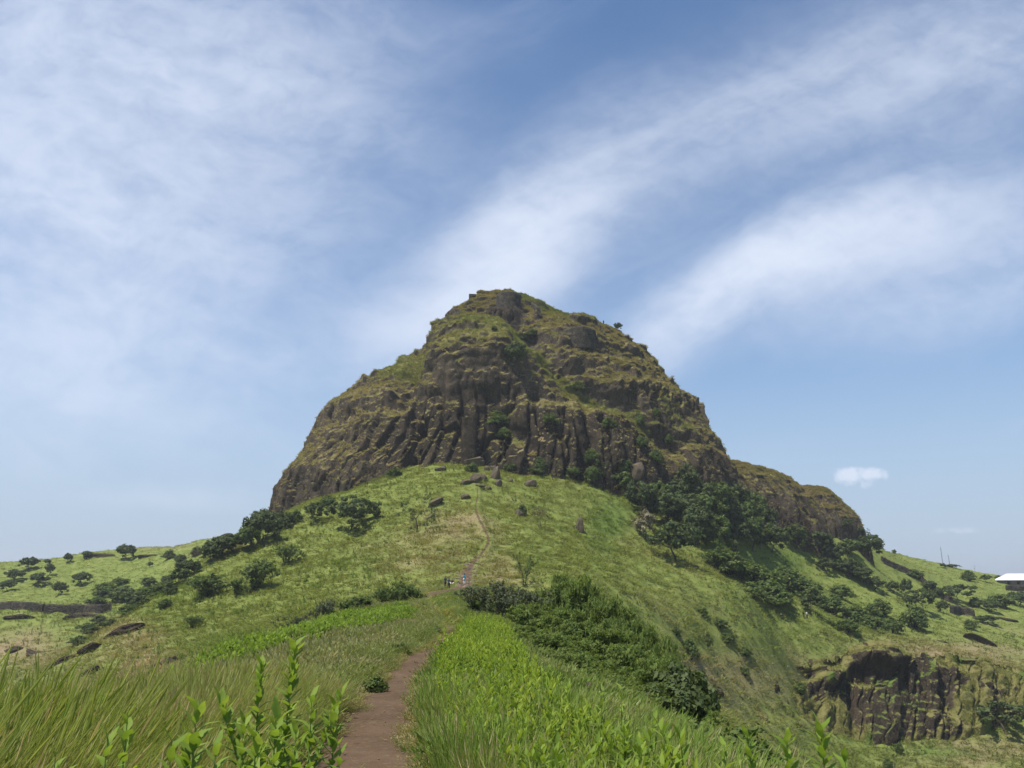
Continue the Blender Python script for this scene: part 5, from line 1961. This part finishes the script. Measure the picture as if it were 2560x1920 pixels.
def wall_from_path(name, P2, height, thick, label, seed=0, cat='wall', door=None, base_drop=1.0, uneven=.25):
    """a ruined wall along plan points P2 [(x,y,z base)]; stepped courses, uneven head; door = (t0,t1,h)"""
    P2 = np.array(P2, float)
    seg = np.concatenate([[0], np.cumsum(np.hypot(*np.diff(P2[:, :2], axis=0).T))])
    L = seg[-1]
    nS = max(12, int(L / .45))
    s = np.linspace(0, L, nS)
    c = np.stack([np.interp(s, seg, P2[:, k]) for k in range(3)], 1)
    tg = np.gradient(c[:, :2], axis=0)
    tg /= np.linalg.norm(tg, axis=1, keepdims=True)
    nl_ = np.stack([tg[:, 1], -tg[:, 0]], 1)
    if (nl_[:, 1].mean()) > 0:
        nl_ = -nl_
    nH = max(6, int(height / .4))
    hh = height * (1 + uneven * fbm(np.stack([s / 4, s * 0, s * 0 + seed], 1), 3, seed)) + .35 * uneven * np.sign(fbm(np.stack([s / 1.1, s * 0 + 4, s * 0], 1), 2, seed + 2))
    V, F = [], []
    for sd in (1, -1):
        for i in range(nH + 1):
            t = i / nH
            batter = .10 * height * (1 - t)
            zz = c[:, 2] - base_drop + (hh + base_drop) * t
            jit = .10 * fbm(np.stack([s / .7, zz / .5, s * 0 + sd], 1), 2, seed + 9)
            off = sd * (thick / 2 + batter + jit)
            V.append(np.stack([c[:, 0] + nl_[:, 0] * off, c[:, 1] + nl_[:, 1] * off, zz], 1))
    V = np.concatenate(V)
    R = nH + 1

    def vid(sd, i, k):
        return sd * R * nS + i * nS + k
    for sd in (0, 1):
        for i in range(nH):
            for k in range(nS - 1):
                if door is not None:
                    tm = (k + .5) / (nS - 1)
                    zm = (i + .5) / nH
                    half = (door[1] - door[0]) / 2
                    dm = abs(tm - (door[0] + door[1]) / 2) / half
                    if dm < 1 and zm < door[2] * (1 - .35 * dm * dm):
                        continue
                F.append((vid(sd, i, k), vid(sd, i, k + 1), vid(sd, i + 1, k + 1), vid(sd, i + 1, k)))
    for k in range(nS - 1):
        F.append((vid(0, nH, k), vid(0, nH, k + 1), vid(1, nH, k + 1), vid(1, nH, k)))
    for k in (0, nS - 1):
        for i in range(nH):
            F.append((vid(0, i, k), vid(0, i + 1, k), vid(1, i + 1, k), vid(1, i, k)))
    me = new_mesh(name, V, F, [M_WALL], smooth=False)
    return tag(link(name, me), label, cat, kind='thing')


def bastion(name, u, v, w, h, bulge, label, door=None, seed=0, bury=1.5):
    p, n_ = drop(u, v)
    k = m_per_px(p)
    W2 = w * k / 2
    pts = []
    for t in np.linspace(-1, 1, 15):
        pts.append((p.x + W2 * t, p.y + bulge * (t * t) - bulge * .35, p.z))
    return wall_from_path(name, pts, h * k, .9, label, seed, door=door, base_drop=bury, uneven=.06)


bastion('fort_wall', 1272, 766, 56, 36, 3.5, 'rounded dark stone bastion wall just below the summit', seed=3)
bastion('fort_wall', 1450, 862, 78, 44, 4.0, 'dark stone gate wall with an arched doorway high on the right', door=(.05, .17, .62), seed=5)
# parapet that climbs from the gate to the skyline
pts = [tuple(drop(u, v)[0]) for (u, v) in [(1512, 842), (1507, 830), (1500, 820), (1493, 810), (1487, 802)]]
wall_from_path('parapet', pts, 1.1, .5, 'thin stone parapet climbing from the gate wall to the skyline', 7)
pts = [tuple(drop(u, v)[0]) for (u, v) in [(1312, 760), (1330, 768), (1345, 778), (1352, 786)]]
wall_from_path('parapet', pts, 1.6, .7, 'short broken dark wall right of the summit bastion', 8)
# little stone frame on the left shoulder of the summit
p = drop(1180, 742)[0]
wall_from_path('ruin', [(p.x - 1.1, p.y, p.z), (p.x + 1.4, p.y + .4, p.z)], 2.0, .6, 'tiny ruined stone frame on the left shoulder of the summit', 9, cat='ruin', door=(.25, .7, .7), uneven=.05)
# walls on the right ridge
pts = [tuple(drop(u, v)[0]) for (u, v) in [(2205, 1404), (2232, 1418), (2262, 1430), (2296, 1446), (2318, 1466), (2344, 1484), (2362, 1500), (2382, 1508)]]
wall_from_path('fort_wall', pts, 2.0, 1.0, 'long ruined stone wall running down the far right slope', 11)
pts = [tuple(drop(u, v)[0]) for (u, v) in [(2380, 1534), (2400, 1536), (2424, 1538), (2438, 1542)]]
wall_from_path('fort_wall', pts, 2.7, 1.0, 'short brown retaining wall at the lower end of the ruined wall', 12)
pts = [tuple(drop(u, v)[0]) for (u, v) in [(2518, 1476), (2536, 1476), (2552, 1477), (2580, 1478)]]
wall_from_path('fort_wall', pts, 2.2, 1.0, 'terrace wall of grey stone under the white roofed shed', 13, uneven=.08)
# terrace walls on the left
pts = [tuple(drop(u, v)[0]) for (u, v) in [(-20, 1524), (30, 1522), (70, 1524), (108, 1530)]]
wall_from_path('fort_wall', pts, 2.3, 1.2, 'dark stone terrace wall at the left frame edge', 14, uneven=.12)
pts = [tuple(drop(u, v)[0]) for (u, v) in [(112, 1532), (160, 1532), (210, 1532), (250, 1532), (278, 1528)]]
wall_from_path('fort_wall', pts, 2.5, 1.2, 'longer dark stone terrace wall on the far left hill', 15, uneven=.12)
# grassy hump and rock finger
p = drop(1742, 1014)[0]
kf = m_per_px(p)
fing = link('rock_pinnacle', LAYERED[1], loc=p + Vector((0, 0, 10 * kf)), rot=(0, .12, .4), scale=(7 * kf, 7 * kf, 18 * kf))
tag(fing, 'thin rock finger standing out from the right outline of the mountain', 'rock')
p = drop(1162, 1168 - 18)[0]
# free standing block at the foot of the columns on the right
boulder(1590, 1186, 40, 44, 'square topped rock block standing at the foot of the cliff above the wood', layered=False)
# flat topped column that stands out in front of the cliff
colp = drop(1172, 1150, [mountain])[0]
kc = m_per_px(colp)
V, F = [], []
nh_, ns_ = 40, 28
for i in range(nh_ + 1):
    for k in range(ns_):
        a = 2 * math.pi * k / ns_
        sq = 1 / max(abs(math.cos(a)), abs(math.sin(a))) ** .75
        V.append((math.cos(a) * sq * 19 * kc, math.sin(a) * sq * 19 * kc, 118 * kc * i / nh_ - 10 * kc))
for i in range(nh_):
    for k in range(ns_):
        F.append((i * ns_ + k, i * ns_ + (k + 1) % ns_, (i + 1) * ns_ + (k + 1) % ns_, (i + 1) * ns_ + k))
for k in range(1, ns_ // 2):
    b_ = nh_ * ns_
    F.append((b_ + k - 1, b_ + k, b_ + ns_ - k - 1, b_ + (ns_ - k) % ns_))
V = np.array(V)
dn = (.45 * fbm(V / 2.2, 3, 601) + .25 * fbm(V / .8, 3, 602))
rr_ = np.maximum(np.hypot(V[:, 0], V[:, 1]), .01)
V[:, 0] *= 1 + dn / rr_
V[:, 1] *= 1 + dn / rr_
V[:, 2] += np.where(V[:, 2] > 100 * kc, .25 * fbm(V / 1.5, 2, 603), 0)
o = link('rock_column', new_mesh('rock_column', V, F, [M_MOUNT], smooth=False), loc=colp + Vector((0, .9, 0)))
for nm_, val_ in (('rock', 1.0), ('dry', .5), ('lush', 0.0), ('dark', .8)):
    set_attr(o.data, nm_, np.full(len(V), val_))
tag(o, 'flat-topped square basalt column in the middle of the cliff', 'rock')

# ------------------------------------------------------------------ shed and masts on the right ridge
M_ROOF = plain('white_sheet_roof', (.80, .80, .80), .45, .4, .06, 3)
M_SHED = plain('shed_wall', (.16, .135, .115), .9, .2, .2, 2)
M_METAL = plain('mast_steel', (.22, .22, .23), .5, .5, .1, 3)
M_SHADE = plain('painted_opening_shade', (.03, .028, .026), .9, .1, .1, 2)  # near-black colour stands in for the shade inside the shed's window openings
p = drop(2512, 1462)[0]
shed = tag(link('shed', None, loc=(p.x + 9.4, p.y + 6, p.z - .6), rot=(0, 0, -.25)), 'low stone shed with white sheet roof on the right ridge', 'shed')


def box(x0, x1, y0, y1, z0, z1):
    V = np.array([(x, y, z) for z in (z0, z1) for y in (y0, y1) for x in (x0, x1)])
    F = np.array([(0, 2, 3, 1), (4, 5, 7, 6), (0, 1, 5, 4), (2, 6, 7, 3), (0, 4, 6, 2), (1, 3, 7, 5)])
    return V, F


link('wall', new_mesh('wall', *box(-8.2, 8.2, -4.6, 4.6, -1.0, 3.0), [M_SHED], smooth=False), shed)
V = np.array([(-8.9, -5.3, 2.75), (8.9, -5.3, 2.75), (8.9, 5.3, 2.75), (-8.9, 5.3, 2.75), (-4.2, 0, 5.6), (4.2, 0, 5.6),
              (-8.9, -5.3, 2.65), (8.9, -5.3, 2.65), (8.9, 5.3, 2.65), (-8.9, 5.3, 2.65)])
me = bpy.data.meshes.new('roof')
me.from_pydata(V.tolist(), [], [(0, 1, 5, 4), (1, 2, 5), (2, 3, 4, 5), (3, 0, 4), (6, 9, 8, 7), (0, 6, 7, 1), (1, 7, 8, 2), (2, 8, 9, 3), (3, 9, 6, 0)])
me.materials.append(M_ROOF)
link('roof', me, shed)
for xx_ in (-5.5, -1.5, 2.5):
    link('window', new_mesh('window', *box(xx_, xx_ + 1.3, -4.66, -4.5, .9, 2.1), [M_SHADE], smooth=False), shed)


def mast(u, v, h, label, lean=.02):
    p = drop(u, v)[0]
    k = m_per_px(p)
    H = h * k
    root = tag(link('radio_mast', None, loc=p, rot=(0, -lean, 0)), label, 'mast')
    parts = []
    w = .16
    for a in range(3):
        t = a * 2.094
        parts.append(tube([(w * math.cos(t), w * math.sin(t), -1), (w * .6 * math.cos(t), w * .6 * math.sin(t), H * .9)], [.05, .04], 4))
    for z in np.arange(.3, H * .9, .8):
        for a in range(3):
            t, t2 = a * 2.094, (a + 1) * 2.094
            parts.append(tube([(w * math.cos(t), w * math.sin(t), z), (w * math.cos(t2), w * math.sin(t2), z + .6)], [.02, .02], 3))
    V, F, _ = join(parts)
    link('lattice', new_mesh('lattice', V, F, [M_METAL]), root)
    V, F = tube([(0, 0, H * .85), (0, 0, H)], [.05, .03], 5)
    link('antenna', new_mesh('antenna', V, F, [M_METAL]), root)
    return root


mast(2357, 1410, 44, 'taller left radio mast on the right skyline')
mast(2375, 1406, 30, 'shorter right radio mast on the right skyline', .05)

# ------------------------------------------------------------------ people
M_SKIN = plain('skin', (.22, .125, .085), .6, .3, .08, 5)
M_HAIR = plain('black_hair', (.012, .011, .011), .5, .3, .1, 20)
CLOTH = {}


def cloth(name, col):
    if name not in CLOTH:
        CLOTH[name] = plain(name, col, .9, .15, .15, 7)
    return CLOTH[name]


def skinned(name, joints, bones, mat, root, parent, sub=2):
    """one continuous surface grown round a skeleton: joints {name: (x,y,z,radius)}"""
    keys = list(joints)
    me = bpy.data.meshes.new(name)
    me.from_pydata([joints[k][:3] for k in keys], [(keys.index(a), keys.index(b)) for a, b in bones], [])
    me.materials.append(mat)
    o = link(name, me, parent)
    o.modifiers.new('skin', 'SKIN').use_smooth_shade = True
    for i, k in enumerate(keys):
        r = joints[k][3]
        sv = me.skin_vertices[0].data[i]
        sv.radius = r if hasattr(r, '__len__') else (r, r)
        sv.use_root = (k == root)
    md = o.modifiers.new('sub', 'SUBSURF')
    md.levels = md.render_levels = sub
    return o


def head_mesh():
    """head with brow, nose, jaw and ears, looking along -y"""
    V = _IV[:].copy() * np.array((.075, .095, .115))
    x, y, z = V.T
    jaw = sstep(.02, -.10, z)
    V[:, 0] *= 1 - .28 * jaw
    V[:, 1] = np.where(y < 0, V[:, 1] * (1 - .12 * jaw), V[:, 1])
    nose = np.exp(-((x / .014) ** 2 + ((z + .008) / .026) ** 2)) * (y < 0)
    V[:, 1] -= .024 * nose
    eye = (np.exp(-(((x - .030) / .014) ** 2 + ((z - .012) / .011) ** 2)) + np.exp(-(((x + .030) / .014) ** 2 + ((z - .012) / .011) ** 2))) * (y < 0)
    V[:, 1] += .010 * eye
    mouth = np.exp(-((x / .024) ** 2 + ((z + .055) / .006) ** 2)) * (y < 0)
    V[:, 1] += .006 * mouth
    ear = np.exp(-(((y - .005) / .020) ** 2 + ((z + .005) / .030) ** 2)) * sstep(.06, .072, np.abs(x))
    V[:, 0] += np.sign(x) * .016 * ear
    return new_mesh('head', V, _IF, [M_SKIN])


def hair_mesh(long=False):
    V = _IV.copy() * np.array((.084, .104, .122)) + np.array((0, .008, .012))
    keep = (V[:, 2] > .02) | (V[:, 1] > .02)
    if not long:
        keep &= V[:, 2] > -.055
    f = _IF[np.all(keep[_IF], axis=1)]
    if long:
        low = V[:, 2] < -.02
        V[low, 2] = V[low, 2] * 3.0
    return new_mesh('hair', V, f, [M_HAIR])


HEAD, HAIR, HAIR_L = head_mesh(), hair_mesh(), hair_mesh(True)


def person(u, v, label, top, bottom, face=0.0, pose='stand', height=1.68, longhair=False, tunic=False, group=None, at=None, reach=0.0):
    p = at if at is not None else drop(u, v)[0]
    root = tag(link('person', None, loc=p, rot=(0, 0, face), scale=height / 1.70), label, 'person', group)
    s = pose == 'sit'
    if not s:
        J = {'pelvis': (0, 0, .92, (.135, .10)), 'waist': (0, .01, 1.08, (.125, .085)), 'chest': (0, .01, 1.28, (.150, .10)), 'base': (0, .015, 1.42, (.085, .07)), 'neck': (0, .01, 1.50, .052), 'crown': (0, 0, 1.57, .045)}
        for sd, n in ((-1, 'r'), (1, 'l')):
            J['hip' + n] = (sd * .09, 0, .86, .085)
            J['knee' + n] = (sd * .10, -.015 + .05 * sd, .48, .058)
            J['ankle' + n] = (sd * .105, .03 + .05 * sd, .09, .040)
            J['toe' + n] = (sd * .12, -.13 + .05 * sd, .035, .034)
            J['shoulder' + n] = (sd * .175, .01, 1.385, .055)
            J['elbow' + n] = (sd * .235, .03 - reach * .1, 1.12, .042)
            J['wrist' + n] = (sd * .225, -.09 - reach * .25, .90 + reach * .25, .028)
            J['hand' + n] = (sd * .215, -.12 - reach * .3, .82 + reach * .32, .034)
    else:
        J = {'pelvis': (0, 0, .12, (.145, .12)), 'waist': (0, -.02, .28, (.135, .10)), 'chest': (0, -.06, .47, (.150, .11)), 'base': (0, -.08, .61, (.085, .07)), 'neck': (0, -.10, .69, .052), 'crown': (0, -.12, .76, .045)}
        for sd, n in ((-1, 'r'), (1, 'l')):
            J['hip' + n] = (sd * .10, -.03, .13, .09)
            J['knee' + n] = (sd * .30, -.34, .30, .065)
            J['ankle' + n] = (sd * .12, -.46, .07, .045)
            J['toe' + n] = (sd * .05, -.58, .05, .036)
            J['shoulder' + n] = (sd * .175, -.06, .575, .055)
            J['elbow' + n] = (sd * .27, -.16, .36, .044)
            J['wrist' + n] = (sd * .16, -.36, .33, .030)
            J['hand' + n] = (sd * .10, -.42, .32, .036)
    B = [('pelvis', 'waist'), ('waist', 'chest'), ('chest', 'base'), ('base', 'neck'), ('neck', 'crown')]
    for n in 'rl':
        B += [('pelvis', 'hip' + n), ('hip' + n, 'knee' + n), ('knee' + n, 'ankle' + n), ('ankle' + n, 'toe' + n), ('base', 'shoulder' + n), ('shoulder' + n, 'elbow' + n), ('elbow' + n, 'wrist' + n), ('wrist' + n, 'hand' + n)]
        # fingers and thumb
        h, w = np.array(J['hand' + n][:3]), np.array(J['wrist' + n][:3])
        d = (h - w) / np.linalg.norm(h - w)
        sd = -1 if n == 'r' else 1
        for f in range(4):
            k = 'f%d%s' % (f, n)
            off = np.array((0, (f - 1.5) * .019, 0))
            e = h + d * (.085 - .012 * abs(f - 1.2)) + off + np.array((-sd * .012, 0, 0))
            J[k] = (*e, .009)
            B.append(('hand' + n, k))
        e = h + d * .03 + np.array((-sd * .01, -.05, 0))
        J['th' + n] = (*e, .010)
        B.append(('hand' + n, 'th' + n))
    skinned('body', J, B, M_SKIN, 'pelvis', root, 1)

    def grown(keys, g):
        out = {}
        for k in keys:
            x, y, z, r = J[k]
            out[k] = (x, y, z, tuple(q + g for q in r) if hasattr(r, '__len__') else r + g)
        return out
    T = grown(['pelvis', 'waist', 'chest', 'base', 'shoulderr', 'shoulderl', 'elbowr', 'elbowl'], .020)
    tb = [('pelvis', 'waist'), ('waist', 'chest'), ('chest', 'base'), ('base', 'shoulderr'), ('base', 'shoulderl'), ('shoulderr', 'elbowr'), ('shoulderl', 'elbowl')]
    if tunic:
        T['hem'] = (0, .01, .52, (.20, .16))
        T['pelvis'] = (*J['pelvis'][:3], (.175, .135))
        tb.append(('pelvis', 'hem'))
    skinned('shirt', T, tb, top, 'waist', root, 1)
    L = grown(['pelvis', 'hipr', 'hipl', 'kneer', 'kneel', 'ankler', 'anklel'], .016)
    skinned('trousers', L, [('pelvis', 'hipr'), ('pelvis', 'hipl'), ('hipr', 'kneer'), ('hipl', 'kneel'), ('kneer', 'ankler'), ('kneel', 'anklel')], bottom, 'pelvis', root, 1)
    c = J['crown']
    hd = link('head', HEAD, root, loc=(c[0], c[1] - .01, c[2] + .03))
    link('hair', HAIR_L if longhair else HAIR, hd)
    return root


navy = cloth('navy_shirt', (.035, .055, .085))
slate = cloth('slate_shirt', (.045, .065, .080))
blk = cloth('black_cloth', (.012, .012, .014))
wht = cloth('white_cloth', (.72, .70, .66))
maroon = cloth('dark_maroon_shirt', (.050, .018, .022))
blue = cloth('turquoise_tunic', (.015, .20, .30))
person(1113, 1470, 'person in navy top and black trousers, left one of the standing pair', navy, blk, face=.5)
person(1122, 1473, 'person in slate shirt and black trousers standing with an arm out, right of the pair', slate, blk, face=2.6, reach=.6)
person(1131, 1461, 'person in dark maroon top and white trousers sitting on the ground', maroon, wht, face=-.2, pose='sit')
person(1161, 1461, 'person with black hair in turquoise tunic and white trousers walking', blue, wht, face=2.2, longhair=True, tunic=True)
pb = P(1287, 1478, 101.0)
person(1287, 1490, 'person in white shirt half hidden behind the feathery bushes', wht, blk, face=1.0, at=Vector((pb[0], 101.0, float(ground_height(pb[0], 101.0)[0]))), height=2.0)
person(1953, 1541, 'person in white sitting on the right slope below the wood', wht, blk, face=.6, pose='sit')
person(2010, 1546, 'person in black standing on the right slope, right of the one in white', blk, blk, face=.6)
person(2018, 1546, 'person in white shirt and dark trousers behind the one in black on the right slope', wht, blk, face=.2)
person(2268, 1518, 'person in black walking left of the single tree with bare trunk', blk, blk, face=1.2)
person(2290, 1518, 'person in white shirt walking beside the single tree with bare trunk', wht, blk, face=1.2)
person(1475, 806, 'tiny dark figure on the mountain skyline, left one of two', blk, blk, face=.4)
person(1509, 806, 'tiny dark figure on the mountain skyline, right one of two', blk, blk, face=.4)

# bag on the ground
p = drop(1146, 1461)[0]
bag = tag(link('backpack', None, loc=p, rot=(0, 0, .3)), 'small black and white bag on the ground between the seated and walking people', 'bag')
V = _IV.copy()
V = np.sign(V) * np.abs(V) ** .6 * np.array((.17, .12, .24)) + np.array((0, 0, .2))
link('pouch', new_mesh('pouch', V, _IF, [blk]), bag)
V = np.sign(_IV) * np.abs(_IV) ** .6 * np.array((.10, .05, .11)) + np.array((-.05, -.13, .14))
link('pocket', new_mesh('pocket', V, _IF, [wht]), bag)
for sx in (-.07, .07):
    V, F = tube([(sx, .10, .08), (sx, .19, .22), (sx, .10, .38)], [.014, .014, .014], 5)
    link('strap', new_mesh('strap', V, F, [blk]), bag)

# ------------------------------------------------------------------ leafy plants in the foreground, one by one
M_PLANT = foliage_material('plant_leaf', (.085, .140, .020), (.150, .230, .034), (.260, .350, .062), .45, rough=.6, spec=.15)
M_STEM = plain('plant_stem', (.14, .20, .05), .6, .3, .2, 12)
LEAVES = []
_lr = np.random.default_rng(77)
for q in range(10):
    V, F = leaf_shape(1.0, .27 + .11 * _lr.uniform(), .08 + .42 * _lr.uniform(), _lr, fold=.3, n=6)
    V[:, 1] += .03 * np.sin(V[:, 0] * 9 + q)
    V[:, 2] += .02 * np.sin(V[:, 0] * 11 + 2 * q)
    me = new_mesh('leaf', V, F, [M_PLANT])
    set_attr(me, 'shade', np.full(len(V), (q + .5) / 10))
    LEAVES.append(me)


def leafy_plant(x, y, top_z, label, n=26, L=.145, lean=(0, 0), seed=0, side=2, group='leafy plants in the foreground'):
    r = np.random.default_rng(seed)
    z0 = float(ground_height(x, y)[0]) - .03
    H = top_z - z0
    root = tag(link('leafy_plant', None, loc=(x, y, z0)), label, 'plant', group)
    stems = [((0, 0), H, lean, n)]
    for b in range(side):
        a = r.uniform(0, 6.28)
        stems.append(((.03 * math.cos(a), .03 * math.sin(a)), H * r.uniform(.55, .82), (lean[0] + .30 * math.cos(a), lean[1] + .30 * math.sin(a)), int(n * .7)))
    for (b0, hh, ln, nn_) in stems:
        def pos(t):
            return np.array((b0[0] + ln[0] * hh * (.35 * t + .65 * t * t), b0[1] + ln[1] * hh * (.35 * t + .65 * t * t), hh * t))
        V, F = tube([pos(t) for t in (0, .2, .4, .6, .8, 1)], [.008, .0075, .0065, .0055, .004, .002], 6)
        link('stem', new_mesh('stem', V, F, [M_STEM]), root)
        for (t, az, up, ll, ww, sh) in weed_leaves(hh, nn_, r, L):
            o = bpy.data.objects.new('leaf', LEAVES[int(np.clip(sh * 10, 0, 9))])
            COL.objects.link(o)
            o.parent = root
            o.location = pos(t)
            Rm = Matrix(rotm(az, up).tolist()).to_euler()
            o.rotation_euler = Rm
            o.scale = (ll, ll * r.uniform(.85, 1.2), ll)
    return root


def fg(u, D, vtop, label, **kw):
    t_ = P(u, vtop, D)
    leafy_plant(t_[0], D, t_[2], label, **kw)


fg(716, 5.0, 1618, 'tallest leafy plant in the foreground left of the path', n=78, L=0.154, seed=1, lean=(.03, 0), side=3)
fg(652, 5.1, 1662, 'leafy spire just left of the tallest foreground plant', n=68, L=0.144, seed=2, side=2)
fg(780, 4.8, 1742, 'leafy plant just right of the tallest foreground plant', n=46, seed=3, side=3)
fg(836, 4.9, 1790, 'leafy plant at the path edge right of the tallest foreground plant', n=46, seed=4, side=3)
fg(690, 4.4, 1800, 'bushy leafy plant with broad leaves under the tallest one', n=43, L=0.189, seed=5, side=4)
fg(610, 4.6, 1800, 'leafy plant left below the tallest foreground plant', n=43, seed=6, side=3)
fg(850, 4.5, 1862, 'small leafy plant at the path edge in the bottom foreground', n=22, L=0.127, seed=7)
fg(740, 4.3, 1830, 'leafy clump at the very bottom right of the tallest foreground plant', n=36, L=.17, seed=31, side=4)
fg(640, 4.2, 1856, 'leafy clump at the very bottom under the leafy spire', n=34, L=.17, seed=32, side=4)
fg(492, 4.6, 1776, 'leafy plant with long drooping blades left of the foreground group', n=35, L=0.199, seed=8, side=2)
fg(320, 4.3, 1786, 'leafy plant in the tall grass at the lower left', n=27, L=0.154, seed=9)
fg(270, 4.0, 1836, 'low leafy plant in the tall grass, left of its taller neighbour', n=22, L=0.144, seed=10)
fg(430, 4.0, 1850, 'low leafy plant at the bottom between the two left plants', n=22, L=0.144, seed=11)
fg(140, 3.8, 1880, 'small yellow-green plant at the bottom left corner', n=16, L=0.127, seed=12)
fg(540, 4.1, 1862, 'broad leaved plant at the bottom left of the foreground group', n=24, L=0.162, seed=13)
fg(2052, 4.6, 1820, 'tallest leafy spire at the bottom right', n=49, L=0.154, seed=14, side=1)
fg(1966, 4.6, 1846, 'leafy spire second from the right of the four at the bottom right', n=43, L=0.144, seed=15, side=0)
fg(1888, 4.7, 1838, 'leafy spire leaning left at the bottom right', n=43, L=0.144, seed=16, side=1, lean=(-.04, 0))
fg(2112, 4.4, 1894, 'shortest leafy spire at the far bottom right', n=22, L=0.127, seed=17, side=1)
fg(1810, 5.0, 1862, 'leafy spire at the right end of the weed bank', n=27, L=0.135, seed=18)
fg(1552, 8.5, 1720, 'tall weed rising above the weed bank against the dark bushes, right one', n=24, L=0.135, seed=19, side=0)
fg(1502, 8.5, 1716, 'tall weed rising above the weed bank against the dark bushes, left one', n=24, L=0.135, seed=20, side=0)

# ------------------------------------------------------------------ the air: thin monsoon haze round everything
def haze_box():
    x0, x1, y0, y1, z0, z1 = -15500, 15500, -15500, 15500, -175, 135
    V, F = box(x0, x1, y0, y1, z0, z1)
    m = bpy.data.materials.new('thin_haze')
    m.use_nodes = True
    t = NT(m.node_tree)
    t.n.clear()
    vol = t.node('ShaderNodeVolumePrincipled')
    vol.inputs['Color'].default_value = (.90, .94, 1.0, 1)
    vol.inputs['Density'].default_value = 0.00018
    vol.inputs['Anisotropy'].default_value = 0.25
    o = t.node('ShaderNodeOutputMaterial')
    t.l.new(vol.outputs[0], o.inputs['Volume'])
    me = new_mesh('haze', V, F, [m], smooth=False)
    return tag(link('haze', me), 'thin pale haze over the hills', kind='stuff')


haze = haze_box()
